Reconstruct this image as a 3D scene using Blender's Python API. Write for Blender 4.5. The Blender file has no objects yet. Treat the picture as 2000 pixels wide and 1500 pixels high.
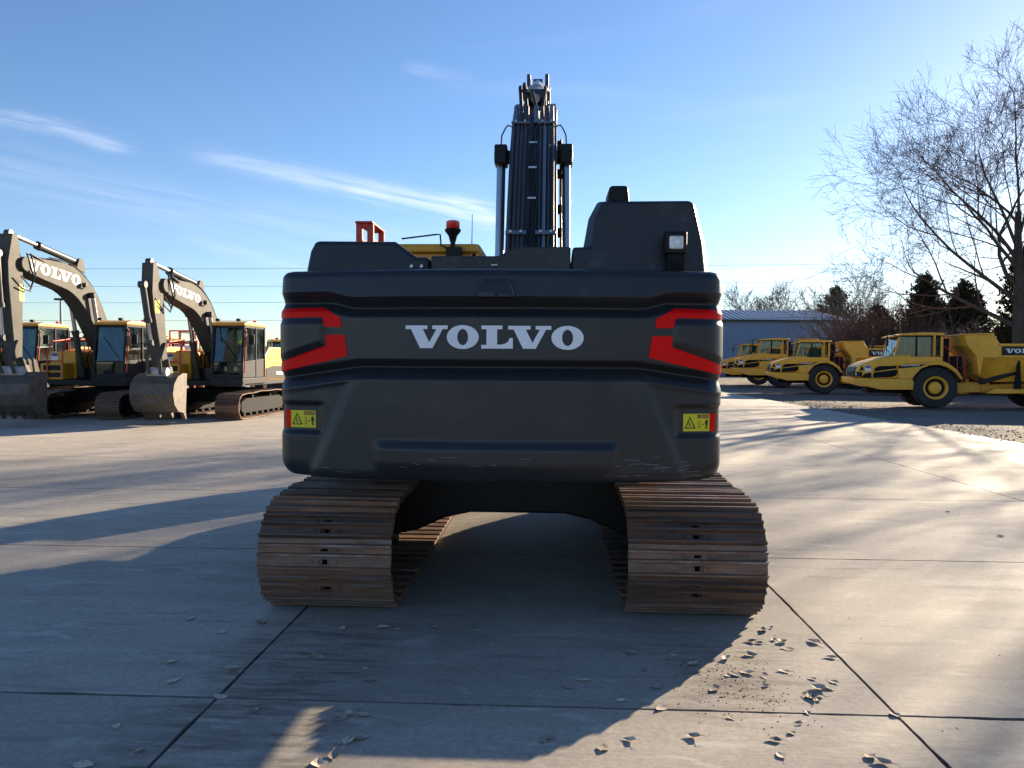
import bpy, bmesh, math, random
from mathutils import Vector, Matrix, Euler, noise
random.seed(11)
R = math.radians
scn = bpy.context.scene
col = scn.collection

# ------------------------------------------------------------------ camera
YAW = R(2.67)
CAM = Vector((0.25, -7.67, 1.8))
cam = bpy.data.objects.new('camera', bpy.data.cameras.new('camera'))
col.objects.link(cam)
cam.data.sensor_width = 36.0
cam.data.lens = 27.0
cam.data.clip_start = 0.05
cam.data.clip_end = 5000
cam.location = CAM
cam.matrix_world = Matrix.Translation(CAM) @ Matrix.Rotation(YAW, 4, 'Z') @ Matrix.Rotation(R(90 - 1.64), 4, 'X') @ Matrix.Rotation(R(0.34), 4, 'Z')
scn.camera = cam
FWD = Vector((-math.sin(YAW), math.cos(YAW), 0)); RGT = Vector((math.cos(YAW), math.sin(YAW), 0))
def G(x, d, z=0.0):
    """a place on the yard: x metres to the right of and d metres ahead of where the photographer stands"""
    p = Vector((CAM.x, CAM.y, 0)) + RGT * x + FWD * d
    p.z = z
    return p

# ------------------------------------------------------------------ sun and sky
SUN_AZ = R(38.2)      # clockwise from +Y
SUN_EL = R(16.4)
scn.view_settings.view_transform = 'Standard'
scn.view_settings.look = 'None'
scn.view_settings.gamma = 1.0
scn.view_settings.exposure = 1.72
sl = bpy.data.lights.new('sun', 'SUN')
sl.energy = 5.0; sl.angle = R(0.5); sl.color = (1.0, 0.82, 0.59)
so = bpy.data.objects.new('sun', sl); col.objects.link(so)
sd = Vector((math.sin(SUN_AZ) * math.cos(SUN_EL), math.cos(SUN_AZ) * math.cos(SUN_EL), math.sin(SUN_EL)))
so.rotation_euler = sd.to_track_quat('Z', 'Y').to_euler()
so.location = sd * 60

wd = bpy.data.worlds.new('World'); scn.world = wd; wd.use_nodes = True
nt = wd.node_tree; nt.nodes.clear()
class NG:
    """small helper to write node maths"""
    def __init__(s, nt): s.nt = nt
    def n(s, t, **k):
        x = s.nt.nodes.new(t)
        for a, b in k.items(): setattr(x, a, b)
        return x
    def link(s, a, b): s.nt.links.new(a, b)
    def val(s, sock, v):
        if isinstance(v, (int, float)): sock.default_value = v
        elif isinstance(v, (tuple, list)): sock.default_value = v
        else: s.link(v, sock)
    def m(s, op, a, b=0.0, c=None):
        x = s.n('ShaderNodeMath', operation=op)
        s.val(x.inputs[0], a); s.val(x.inputs[1], b)
        if c is not None: s.val(x.inputs[2], c)
        return x.outputs[0]
    def vm(s, op, a, b=None):
        x = s.n('ShaderNodeVectorMath', operation=op)
        s.val(x.inputs[0], a)
        if b is not None: s.val(x.inputs[1], b)
        return x
    def noise(s, vec, scale, detail=4, rough=0.55, dist=0.0):
        x = s.n('ShaderNodeTexNoise')
        if vec is not None: s.link(vec, x.inputs['Vector'])
        x.inputs['Scale'].default_value = scale; x.inputs['Detail'].default_value = detail
        x.inputs['Roughness'].default_value = rough; x.inputs['Distortion'].default_value = dist
        return x.outputs['Fac']
    def mapr(s, v, a, b, c=0.0, d=1.0):
        x = s.n('ShaderNodeMapRange'); x.interpolation_type = 'SMOOTHSTEP'
        s.val(x.inputs[0], v)
        for i, q in enumerate((a, b, c, d)): x.inputs[i + 1].default_value = q
        return x.outputs[0]
    def mix(s, f, a, b, blend='MIX'):
        x = s.n('ShaderNodeMix', data_type='RGBA', blend_type=blend)
        s.val(x.inputs[0], f); s.val(x.inputs[6], a); s.val(x.inputs[7], b)
        return x.outputs[2]
    def scalev(s, vec, sc, rot=(0, 0, 0)):
        x = s.n('ShaderNodeMapping'); s.link(vec, x.inputs[0])
        x.inputs['Scale'].default_value = sc; x.inputs['Rotation'].default_value = rot
        return x.outputs[0]
g = NG(nt)
sky = g.n('ShaderNodeTexSky', sky_type='NISHITA')
sky.sun_disc = False; sky.sun_elevation = SUN_EL; sky.sun_rotation = SUN_AZ
sky.altitude = 300; sky.air_density = 1.0; sky.dust_density = 0.20; sky.ozone_density = 2.0
tc = g.n('ShaderNodeTexCoord'); dirv = tc.outputs['Generated']
dF = g.m('MAXIMUM', g.vm('DOT_PRODUCT', dirv, tuple(FWD)).outputs['Value'], 0.05)
dR = g.vm('DOT_PRODUCT', dirv, tuple(RGT)).outputs['Value']
sx = g.n('ShaderNodeSeparateXYZ'); g.link(dirv, sx.inputs[0])
uu = g.m('DIVIDE', dR, dF); vv = g.m('DIVIDE', sx.outputs[2], dF)
cx = g.n('ShaderNodeCombineXYZ'); g.link(uu, cx.inputs[0]); g.link(vv, cx.inputs[1])
uv = cx.outputs[0]
warp = g.m('MULTIPLY', g.m('SUBTRACT', g.noise(g.scalev(uv, (4, 4, 1)), 1.0, 3), 0.5), 0.05)
cover = None
def streak(u0, v0, u1, v1, w, amp, seed):
    """one cirrus band of the sky, between two bearings"""
    global cover
    L = math.hypot(u1 - u0, v1 - v0); tx, ty = (u1 - u0) / L, (v1 - v0) / L
    a = g.m('SUBTRACT', uu, u0); b = g.m('ADD', g.m('SUBTRACT', vv, v0), warp)
    t = g.m('ADD', g.m('MULTIPLY', a, tx), g.m('MULTIPLY', b, ty))
    s = g.m('ADD', g.m('MULTIPLY', a, -ty), g.m('MULTIPLY', b, tx))
    across = g.m('POWER', 2.718, g.m('MULTIPLY', g.m('POWER', g.m('ABSOLUTE', g.m('DIVIDE', s, w)), 2.0), -1.0))
    along = g.m('MULTIPLY', g.mapr(t, -0.15 * L, 0.2 * L), g.mapr(t, 0.85 * L, 1.15 * L, 1.0, 0.0))
    f = g.m('MULTIPLY', across, g.m('MULTIPLY', along, amp))
    cover = f if cover is None else g.m('ADD', cover, f)
streak(-0.41, 0.268, -0.18, 0.222, 0.010, 0.9, 1.0)
streak(-0.20, 0.225, -0.02, 0.182, 0.012, 1.5, 2.0)
streak(-0.09, 0.200, 0.0, 0.185, 0.022, 0.6, 3.0)
streak(-0.70, 0.315, -0.50, 0.278, 0.010, 0.8, 4.0)
streak(-0.70, 0.25, -0.40, 0.19, 0.030, 0.35, 5.0)
streak(-0.42, 0.165, -0.26, 0.115, 0.008, 0.5, 6.0)
streak(-0.40, 0.20, -0.05, 0.13, 0.03, 0.3, 7.0)
streak(0.26, 0.118, 0.44, 0.098, 0.010, 1.0, 8.0)
streak(0.24, 0.085, 0.50, 0.075, 0.015, 0.5, 9.0)
streak(-0.14, 0.375, -0.05, 0.36, 0.008, 0.35, 10.0)
nzs = g.mapr(g.noise(g.scalev(g.scalev(uv, (1, 1, 1), (0, 0, 0.20)), (5, 70, 1)), 1.0, 6, 0.66, 0.5), 0.26, 0.80)
cover = g.m('MULTIPLY', g.m('MULTIPLY', cover, nzs), 0.45)
# thin veil over the whole sky
pl = g.vm('DIVIDE', dirv, None)
zc = g.m('MAXIMUM', sx.outputs[2], 0.03)
cz = g.n('ShaderNodeCombineXYZ')
for i in range(3): g.link(zc, cz.inputs[i])
g.link(cz.outputs[0], pl.inputs[1])
veil = g.mapr(g.noise(g.scalev(pl.outputs[0], (0.5, 1.6, 0.0), (0, 0, 0.5)), 0.8, 3, 0.6, 0.4), 0.55, 0.85, 0.0, 0.10)
cover = g.m('MINIMUM', g.m('ADD', cover, veil), 0.85)
hs = g.n('ShaderNodeHueSaturation'); hs.inputs['Saturation'].default_value = 1.08; hs.inputs['Value'].default_value = 1.0
g.link(sky.outputs[0], hs.inputs['Color'])
skc = g.mix(cover, g.mix(1.0, hs.outputs[0], (0.88, 0.935, 1.09, 1), 'MULTIPLY'), (7.4, 7.6, 8.0, 1))
bg = g.n('ShaderNodeBackground'); g.link(skc, bg.inputs[0]); bg.inputs[1].default_value = 0.054
wo = g.n('ShaderNodeOutputWorld'); g.link(bg.outputs[0], wo.inputs[0])

# ------------------------------------------------------------------ materials
MATS = {}
def mat(name, c, rough=0.5, metal=0.0, var=0.12, scale=6.0, bump=0.0, bscale=60.0, dirt=None, dirt_amt=0.0, rvar=0.1, spec=0.5, rnd=0.0, stretch=(1, 1, 1), coord='Object'):
    m = bpy.data.materials.new(name); m.use_nodes = True
    n = NG(m.node_tree); p = m.node_tree.nodes['Principled BSDF']
    if coord == 'World':
        vec = n.n('ShaderNodeNewGeometry').outputs['Position']
    else:
        vec = n.n('ShaderNodeTexCoord').outputs['Object']
    oi = n.n('ShaderNodeObjectInfo').outputs['Random']
    off = n.n('ShaderNodeCombineXYZ')
    for i in range(3): n.link(n.m('MULTIPLY', oi, 17.0 + 5 * i), off.inputs[i])
    v2 = n.vm('ADD', vec, off.outputs[0]).outputs[0] if coord != 'World' else vec
    v2 = n.scalev(v2, stretch)
    nz = n.noise(v2, scale, 6, 0.6)
    fac = n.mapr(nz, 0.25, 0.75)
    a = tuple(max(0, x * (1 - var)) for x in c) + (1,)
    b = tuple(x * (1 + var) for x in c) + (1,)
    colr = n.mix(fac, a, b)
    if dirt is not None:
        d = n.mapr(n.noise(v2, scale * 1.7, 8, 0.68), 0.62 - dirt_amt * 0.4, 0.80 - dirt_amt * 0.25)
        colr = n.mix(d, colr, tuple(dirt) + (1,))
    if rnd:
        f = n.m('ADD', 1.0 - rnd, n.m('MULTIPLY', oi, 2 * rnd))
        k = n.n('ShaderNodeCombineColor')
        for i in range(3): n.link(f, k.inputs[i])
        colr = n.mix(1.0, colr, k.outputs[0], 'MULTIPLY')
    n.link(colr, p.inputs['Base Color'])
    n.link(n.m('ADD', rough - rvar, n.m('MULTIPLY', n.noise(v2, scale * 2.3, 5), 2 * rvar)), p.inputs['Roughness'])
    p.inputs['Metallic'].default_value = metal
    p.inputs['Specular IOR Level'].default_value = spec
    if bump:
        bn = n.n('ShaderNodeBump'); bn.inputs['Strength'].default_value = bump; bn.inputs['Distance'].default_value = 0.01
        n.link(n.noise(v2, bscale, 4), bn.inputs['Height']); n.link(bn.outputs[0], p.inputs['Normal'])
    MATS[name] = m
    return m
mat('charcoal', (0.016, 0.016, 0.019), 0.38, var=0.10, scale=2.0, bump=0.05, bscale=350, dirt=(0.032, 0.031, 0.031), dirt_amt=0.2, rvar=0.09, spec=0.5)
mat('hood_charcoal', (0.017, 0.017, 0.020), 0.42, var=0.10, scale=2.0, bump=0.04, bscale=350, dirt=(0.055, 0.053, 0.05), dirt_amt=0.2, spec=0.45)
mat('boom_grey', (0.036, 0.038, 0.043), 0.38, var=0.12, scale=3, dirt=(0.07, 0.065, 0.06), dirt_amt=0.2)
mat('boom_taupe', (0.076, 0.072, 0.063), 0.55, var=0.10, scale=2, spec=0.12, dirt=(0.10, 0.093, 0.08), dirt_amt=0.2)
mat('yellow', (0.70, 0.33, 0.018), 0.42, var=0.08, scale=2, dirt=(0.36, 0.22, 0.06), dirt_amt=0.25)
mat('truck_yellow', (0.88, 0.41, 0.026), 0.45, var=0.08, scale=2, dirt=(0.52, 0.30, 0.08), dirt_amt=0.25)
mat('orange', (0.55, 0.065, 0.018), 0.5, var=0.1)
mat('red_paint', (0.48, 0.035, 0.02), 0.5, var=0.1)
mat('black', (0.008, 0.008, 0.009), 0.5, var=0.2, spec=0.25)
mat('frame_black', (0.012, 0.012, 0.013), 0.7, spec=0.12, var=0.2, dirt=(0.03, 0.027, 0.024), dirt_amt=0.2)
mat('dark_grey', (0.030, 0.030, 0.032), 0.6, spec=0.15, var=0.15, dirt=(0.055, 0.05, 0.045), dirt_amt=0.2)
mat('rubber', (0.022, 0.021, 0.021), 0.85, var=0.2, dirt=(0.07, 0.06, 0.05), dirt_amt=0.35, bump=0.3, bscale=40)
mat('hose', (0.012, 0.012, 0.012), 0.45, var=0.1)
mat('chrome', (0.45, 0.46, 0.48), 0.30, 1.0, var=0.05)
mat('steel', (0.33, 0.34, 0.36), 0.35, 1.0, var=0.15)
mat('cyl_grey', (0.42, 0.42, 0.42), 0.4, var=0.08)
mat('letter_white', (0.80, 0.82, 0.86), 0.42, var=0.03, scale=4, dirt=(0.6, 0.6, 0.62), dirt_amt=0.1)
mat('white', (0.75, 0.75, 0.74), 0.5, var=0.04)
mat('sticker_yellow', (0.72, 0.62, 0.012), 0.35, var=0.04)
mat('sticker_ink', (0.012, 0.012, 0.01), 0.4, var=0.05)
mat('sticker_brown', (0.28, 0.065, 0.02), 0.4, var=0.1)
mat('sticker_blue', (0.05, 0.06, 0.30), 0.4, var=0.05)
mat('reflector_red', (0.80, 0.004, 0.004), 0.35, var=0.08, scale=9, spec=0.12)
mat('interior', (0.05, 0.055, 0.06), 0.7)
mat('bucket_steel', (0.085, 0.075, 0.066), 0.6, 0.25, var=0.3, scale=5, dirt=(0.16, 0.10, 0.06), dirt_amt=0.4, bump=0.3)
mat('bark', (0.060, 0.046, 0.036), 0.9, var=0.3, scale=4, bump=0.6, bscale=14)
mat('twig', (0.085, 0.062, 0.048), 0.9, var=0.25, scale=2)
mat('red_twig', (0.13, 0.072, 0.050), 0.9, var=0.35, scale=1.2)
mat('grey_twig', (0.17, 0.14, 0.115), 0.9, var=0.3, scale=1.2)
mat('cedar', (0.040, 0.044, 0.022), 0.8, var=0.45, scale=1.1, dirt=(0.075, 0.042, 0.018), dirt_amt=0.3, spec=0.2)
mat('cedar_brown', (0.055, 0.040, 0.022), 0.8, var=0.45, scale=1.1, dirt=(0.09, 0.05, 0.025), dirt_amt=0.4, spec=0.2)
mat('leaf', (0.50, 0.41, 0.31), 0.75, var=0.25, scale=25, dirt=(0.26, 0.18, 0.11), dirt_amt=0.3, rnd=0.45)
mat('dirt', (0.10, 0.068, 0.042), 0.95, var=0.4, scale=90, rnd=0.3)
mat('joint_dirt', (0.17, 0.145, 0.12), 0.95, var=0.3, scale=30, coord='World')
mat('roof_metal', (0.20, 0.235, 0.30), 0.38, 0.35, var=0.10, scale=0.3, coord='World')
mat('blue_wall', (0.15, 0.22, 0.34), 0.5, 0.0, var=0.08, scale=0.3, coord='World')
mat('tan_wall', (0.30, 0.28, 0.25), 0.7, var=0.1, scale=0.3)
mat('wood_pole', (0.11, 0.08, 0.055), 0.9, var=0.2)
mat('galv', (0.20, 0.21, 0.23), 0.45, 0.6, var=0.1)
mat('beacon_red', (0.75, 0.03, 0.02), 0.2, var=0.05)
mat('lens', (0.70, 0.70, 0.68), 0.3, 0.1, var=0.25, scale=30)

def glass_mat(name, tint, rough=0.03, body=0.0):
    m = bpy.data.materials.new(name); m.use_nodes = True
    t = m.node_tree; t.nodes.clear(); n = NG(t)
    tr = n.n('ShaderNodeBsdfTransparent'); tr.inputs[0].default_value = tint + (1,)
    gl = n.n('ShaderNodeBsdfGlossy'); gl.inputs['Roughness'].default_value = rough; gl.inputs[0].default_value = (0.85, 0.95, 1, 1)
    fr = n.n('ShaderNodeFresnel'); fr.inputs[0].default_value = 1.45
    mx = n.n('ShaderNodeMixShader'); n.link(n.m('ADD', n.m('MULTIPLY', fr.outputs[0], 0.9), 0.03), mx.inputs[0])
    n.link(tr.outputs[0], mx.inputs[1]); n.link(gl.outputs[0], mx.inputs[2])
    out = mx.outputs[0]
    if body:
        df = n.n('ShaderNodeBsdfDiffuse'); df.inputs[0].default_value = (0.22, 0.28, 0.28, 1)
        m2 = n.n('ShaderNodeMixShader')
        n.link(n.m('MULTIPLY', n.mapr(n.noise(n.n('ShaderNodeTexCoord').outputs['Object'], 3.0, 5), 0.35, 0.8), body), m2.inputs[0])
        n.link(out, m2.inputs[1]); n.link(df.outputs[0], m2.inputs[2]); out = m2.outputs[0]
    o = n.n('ShaderNodeOutputMaterial'); n.link(out, o.inputs[0])
    MATS[name] = m
glass_mat('glass', (0.42, 0.54, 0.54), body=0.15)
glass_mat('windshield', (0.36, 0.48, 0.48), body=0.14)

def rust_mat():
    m = bpy.data.materials.new('rust_steel'); m.use_nodes = True
    n = NG(m.node_tree); p = m.node_tree.nodes['Principled BSDF']
    oi = n.n('ShaderNodeObjectInfo').outputs['Random']
    vec = n.n('ShaderNodeTexCoord').outputs['Object']
    off = n.n('ShaderNodeCombineXYZ')
    n.link(n.m('MULTIPLY', oi, 37.0), off.inputs[0]); n.link(n.m('MULTIPLY', oi, 11.0), off.inputs[1])
    v = n.vm('ADD', vec, off.outputs[0]).outputs[0]
    st = n.scalev(v, (1.3, 14, 14))
    f1 = n.mapr(n.noise(st, 1.5, 6, 0.65), 0.3, 0.72)
    c = n.mix(f1, (0.075, 0.043, 0.031, 1), (0.235, 0.105, 0.055, 1))
    f2 = n.mapr(n.noise(n.scalev(v, (3, 10, 10)), 1.1, 6, 0.7), 0.56, 0.72)
    c = n.mix(n.m('MULTIPLY', f2, 0.75), c, (0.115, 0.098, 0.088, 1))
    f3 = n.mapr(n.noise(v, 22, 5, 0.7), 0.66, 0.74)
    c = n.mix(n.m('MULTIPLY', f3, 0.6), c, (0.27, 0.23, 0.2, 1))
    sz = n.n('ShaderNodeSeparateXYZ'); n.link(vec, sz.inputs[0])
    low = n.m('MULTIPLY', n.mapr(sz.outputs[2], 0.010, 0.016, 1.0, 0.0), n.mapr(n.noise(n.scalev(v, (4, 25, 4)), 1.3, 5, 0.7), 0.40, 0.65, 0.0, 0.65))
    c = n.mix(low, c, (0.19, 0.150, 0.115, 1))
    tip = n.m('MULTIPLY', n.mapr(sz.outputs[2], 0.029, 0.036), n.mapr(n.noise(n.scalev(v, (2.2, 6, 4)), 1.5, 5, 0.7), 0.40, 0.62, 0.0, 0.8))
    c = n.mix(tip, c, (0.27, 0.235, 0.21, 1))
    k = n.n('ShaderNodeCombineColor'); q = n.m('ADD', 0.62, n.m('MULTIPLY', oi, 0.8))
    for i in range(3): n.link(q, k.inputs[i])
    c = n.mix(1.0, c, k.outputs[0], 'MULTIPLY')
    n.link(c, p.inputs['Base Color'])
    n.link(n.m('SUBTRACT', 0.62, n.m('MULTIPLY', f2, 0.2)), p.inputs['Roughness'])
    n.link(n.m('MAXIMUM', n.m('MULTIPLY', f2, 0.5), n.m('MULTIPLY', tip, 0.8)), p.inputs['Metallic'])
    b = n.n('ShaderNodeBump'); b.inputs['Strength'].default_value = 0.35; b.inputs['Distance'].default_value = 0.008
    n.link(n.noise(v, 55, 6, 0.7), b.inputs['Height']); n.link(b.outputs[0], p.inputs['Normal'])
    MATS['rust_steel'] = m
rust_mat()

def concrete_mat(name, far=False):
    m = bpy.data.materials.new(name); m.use_nodes = True
    n = NG(m.node_tree); p = m.node_tree.nodes['Principled BSDF']
    pos = n.n('ShaderNodeNewGeometry').outputs['Position']
    oi = n.n('ShaderNodeObjectInfo').outputs['Random']
    big = n.noise(pos, 0.35, 6, 0.6)
    c = n.mix(n.mapr(big, 0.3, 0.7), (0.335, 0.302, 0.258, 1), (0.44, 0.40, 0.345, 1))
    streaks = n.noise(n.scalev(pos, (0.45, 3.2, 1)), 1.2, 7, 0.66)
    c = n.mix(n.mapr(streaks, 0.35, 0.75, 0, 0.55), c, (0.50, 0.46, 0.405, 1))
    blot = n.noise(n.scalev(pos, (0.8, 1.5, 1)), 1.4, 8, 0.7, 0.4)
    c = n.mix(n.mapr(blot, 0.50, 0.70, 0, 0.62), c, (0.235, 0.205, 0.17, 1))
    speck = n.noise(pos, 140, 3, 0.7)
    c = n.mix(n.mapr(speck, 0.55, 0.75, 0, 0.5), c, (0.19, 0.175, 0.155, 1))
    speck2 = n.noise(pos, 75, 3, 0.7)
    c = n.mix(n.mapr(speck2, 0.60, 0.74, 0, 0.55), c, (0.52, 0.49, 0.45, 1))
    mott = n.noise(pos, 26, 5, 0.75)
    c = n.mix(n.mapr(mott, 0.38, 0.62, 0.0, 0.45), c, (0.235, 0.21, 0.18, 1))
    pale = n.noise(n.scalev(pos, (0.7, 2.0, 1)), 2.6, 6, 0.72, 0.5)
    c = n.mix(n.mapr(pale, 0.54, 0.70, 0.0, 0.7), c, (0.53, 0.50, 0.45, 1))
    # rust drag marks left behind the crawler tracks
    s3 = n.n('ShaderNodeSeparateXYZ'); n.link(pos, s3.inputs[0])
    def band(sock, a, b, w): return n.m('MULTIPLY', n.mapr(sock, a - w, a + w), n.mapr(sock, b - w, b + w, 1, 0))
    def zone(x0, x1, y0, y1): return n.m('MULTIPLY', band(s3.outputs[0], x0, x1, 0.25), band(s3.outputs[1], y0, y1, 0.3))
    z = n.m('ADD', zone(-1.75, -0.75, -5.2, -2.5), n.m('MULTIPLY', zone(0.95, 1.6, -3.9, -2.6), 0.9))
    drag = n.mapr(n.noise(n.scalev(pos, (1.3, 7.0, 1)), 1.6, 7, 0.7), 0.40, 0.66)
    c = n.mix(n.m('MULTIPLY', n.m('MULTIPLY', z, drag), 0.75), c, (0.115, 0.082, 0.055, 1))
    # faint tyre scuffs crossing the yard
    sc = n.scalev(pos, (0.9, 9.0, 1), (0, 0, 0.12))
    tyre = n.m('MULTIPLY', n.mapr(n.noise(sc, 0.9, 5, 0.6, 0.3), 0.56, 0.68, 0, 0.5), n.mapr(n.noise(pos, 0.12, 2), 0.35, 0.55))
    c = n.mix(tyre, c, (0.16, 0.15, 0.14, 1))
    k = n.n('ShaderNodeCombineColor'); q = n.m('ADD', 0.90, n.m('MULTIPLY', oi, 0.18))
    for i in range(3): n.link(q, k.inputs[i])
    c = n.mix(1.0, n.mix(1.0, c, (1.01, 0.99, 0.96, 1), 'MULTIPLY'), k.outputs[0], 'MULTIPLY')
    n.link(c, p.inputs['Base Color'])
    p.inputs['Specular IOR Level'].default_value = 0.35
    n.link(n.m('ADD', 0.66, n.m('MULTIPLY', streaks, 0.25)), p.inputs['Roughness'])
    b = n.n('ShaderNodeBump'); b.inputs['Strength'].default_value = 0.55; b.inputs['Distance'].default_value = 0.004
    h = n.m('ADD', n.m('MULTIPLY', n.noise(pos, 120, 5, 0.7), 0.7), n.m('MULTIPLY', n.noise(n.scalev(pos, (3, 60, 1)), 2.0, 4), 0.8))
    n.link(h, b.inputs['Height']); n.link(b.outputs[0], p.inputs['Normal'])
    MATS[name] = m
concrete_mat('concrete')

def gravel_mat():
    m = bpy.data.materials.new('gravel'); m.use_nodes = True
    n = NG(m.node_tree); p = m.node_tree.nodes['Principled BSDF']
    pos = n.n('ShaderNodeNewGeometry').outputs['Position']
    c = n.mix(n.mapr(n.noise(pos, 0.25, 7, 0.65), 0.3, 0.7), (0.20, 0.18, 0.155, 1), (0.31, 0.285, 0.25, 1))
    v = n.n('ShaderNodeTexVoronoi'); n.link(pos, v.inputs['Vector']); v.inputs['Scale'].default_value = 16
    c = n.mix(n.mapr(v.outputs['Distance'], 0.1, 0.8, 0.0, 0.6), c, (0.10, 0.09, 0.08, 1))
    c = n.mix(n.mapr(n.noise(pos, 9, 4, 0.7), 0.6, 0.72, 0, 0.7), c, (0.42, 0.40, 0.36, 1))
    c = n.mix(n.mapr(n.noise(pos, 0.6, 5, 0.7), 0.6, 0.75, 0, 0.7), c, (0.13, 0.10, 0.07, 1))
    n.link(c, p.inputs['Base Color']); p.inputs['Roughness'].default_value = 0.95; p.inputs['Specular IOR Level'].default_value = 0.1
    b = n.n('ShaderNodeBump'); b.inputs['Strength'].default_value = 1.0; b.inputs['Distance'].default_value = 0.05
    n.link(n.m('ADD', v.outputs['Distance'], n.noise(pos, 5, 5)), b.inputs['Height']); n.link(b.outputs[0], p.inputs['Normal'])
    MATS['gravel'] = m
gravel_mat()

# ------------------------------------------------------------------ mesh helpers
class MB:
    def __init__(s): s.v = []; s.f = []
    def add(s, vs, fs):
        o = len(s.v); s.v += [tuple(x) for x in vs]; s.f += [tuple(i + o for i in f) for f in fs]; return s
    def box(s, x0, x1, y0, y1, z0, z1):
        return s.add([(x0, y0, z0), (x1, y0, z0), (x1, y1, z0), (x0, y1, z0), (x0, y0, z1), (x1, y0, z1), (x1, y1, z1), (x0, y1, z1)],
                     [(0, 3, 2, 1), (4, 5, 6, 7), (0, 1, 5, 4), (1, 2, 6, 5), (2, 3, 7, 6), (3, 0, 4, 7)])
    def bar(s, a, b, w, h, up=(0, 0, 1)):
        a = Vector(a); b = Vector(b); d = (b - a).normalized(); u = Vector(up)
        if abs(d.dot(u)) > 0.98: u = Vector((1, 0, 0))
        r = d.cross(u).normalized() * w / 2; u = r.cross(d).normalized() * h / 2
        vs = [a - r - u, a + r - u, a + r + u, a - r + u, b - r - u, b + r - u, b + r + u, b - r + u]
        return s.add(vs, [(0, 1, 2, 3), (7, 6, 5, 4), (0, 4, 5, 1), (1, 5, 6, 2), (2, 6, 7, 3), (3, 7, 4, 0)])
    def prism(s, poly, axis, lo, hi):
        """poly: list of 2-d points in the plane across the axis (x: (y,z), y: (x,z), z: (x,y))"""
        def P(p, t): return {'x': (t, p[0], p[1]), 'y': (p[0], t, p[1]), 'z': (p[0], p[1], t)}[axis]
        n = len(poly)
        vs = [P(p, lo) for p in poly] + [P(p, hi) for p in poly]
        fs = [tuple(range(n)), tuple(range(2 * n - 1, n - 1, -1))] + [(i, i + n, (i + 1) % n + n, (i + 1) % n) for i in range(n)]
        return s.add(vs, fs)
    def tube(s, pts, r, n=8, cap=True):
        pts = [Vector(p) for p in pts]; m = len(pts)
        rs = r if isinstance(r, (list, tuple)) else [r] * m
        d0 = (pts[1] - pts[0]).normalized(); u = Vector((0, 0, 1)) if abs(d0.z) < 0.9 else Vector((1, 0, 0))
        o = len(s.v)
        for i, p in enumerate(pts):
            d = (pts[min(i + 1, m - 1)] - pts[max(i - 1, 0)]).normalized()
            a = d.cross(u)
            if a.length < 1e-4: a = d.cross(Vector((0.3, 1, 0.2)))
            a.normalize(); b = a.cross(d).normalized(); u = b
            for k in range(n):
                t = 2 * math.pi * k / n; s.v.append(tuple(p + (a * math.cos(t) + b * math.sin(t)) * rs[i]))
        for i in range(m - 1):
            for k in range(n):
                s.f.append((o + i * n + k, o + i * n + (k + 1) % n, o + (i + 1) * n + (k + 1) % n, o + (i + 1) * n + k))
        if cap:
            s.f.append(tuple(o + k for k in range(n - 1, -1, -1))); s.f.append(tuple(o + (m - 1) * n + k for k in range(n)))
        return s
    def lathe(s, prof, axis='x', c=(0, 0, 0), n=32, caps=True, ring=False):
        """prof: (radius, offset along axis)"""
        o = len(s.v); c = Vector(c)
        for r, h in prof:
            for k in range(n):
                t = 2 * math.pi * k / n; a, b = r * math.cos(t), r * math.sin(t)
                q = {'x': (h, a, b), 'y': (a, h, b), 'z': (a, b, h)}[axis]; s.v.append(tuple(c + Vector(q)))
        for i in range(len(prof) - 1):
            for k in range(n):
                s.f.append((o + i * n + k, o + i * n + (k + 1) % n, o + (i + 1) * n + (k + 1) % n, o + (i + 1) * n + k))
        if ring:
            for k in range(n): s.f.append((o + (len(prof) - 1) * n + k, o + (len(prof) - 1) * n + (k + 1) % n, o + (k + 1) % n, o + k))
        elif caps:
            s.f.append(tuple(o + k for k in range(n - 1, -1, -1)))
            s.f.append(tuple(o + (len(prof) - 1) * n + k for k in range(n)))
        return s
    def build(s, name, material, parent=None, bevel=0.0, smooth=None, seg=2):
        me = bpy.data.meshes.new(name); me.from_pydata(s.v, [], s.f); me.update()
        bm = bmesh.new(); bm.from_mesh(me); bmesh.ops.recalc_face_normals(bm, faces=bm.faces); bm.to_mesh(me); bm.free()
        me.materials.append(MATS[material])
        if smooth is not None:
            me.shade_smooth(); me.set_sharp_from_angle(angle=R(smooth))
        o = bpy.data.objects.new(name, me); col.objects.link(o)
        if parent is not None: o.parent = parent
        if bevel:
            b = o.modifiers.new('bevel', 'BEVEL'); b.width = bevel; b.segments = seg; b.limit_method = 'ANGLE'; b.angle_limit = R(40)
        return o
def empty(name, loc=(0, 0, 0), rz=0.0, parent=None):
    o = bpy.data.objects.new(name, None); col.objects.link(o); o.location = loc; o.rotation_euler = (0, 0, rz)
    o.empty_display_size = 0.3
    if parent is not None: o.parent = parent
    return o
def tag(o, label, cat, group=None):
    o['label'] = label; o['category'] = cat
    if group: o['group'] = group
    return o
def structure(o): o['kind'] = 'structure'; return o
KIDS = {}
def copy_tree(o, parent=None):
    c = o.copy(); col.objects.link(c)
    if parent is not None: c.parent = parent
    for ch in [x for x in bpy.data.objects if x.parent == o]: copy_tree(ch, c)
    return c
def inst(src, parent, loc=(0, 0, 0), rot=(0, 0, 0), scale=(1, 1, 1)):
    c = src.copy(); col.objects.link(c); c.parent = parent; c.location = loc; c.rotation_euler = rot; c.scale = scale
    return c
def smoothstep(a, b, x):
    t = min(1, max(0, (x - a) / (b - a))); return t * t * (3 - 2 * t)
def clamp01(x): return min(1, max(0, x))

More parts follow.
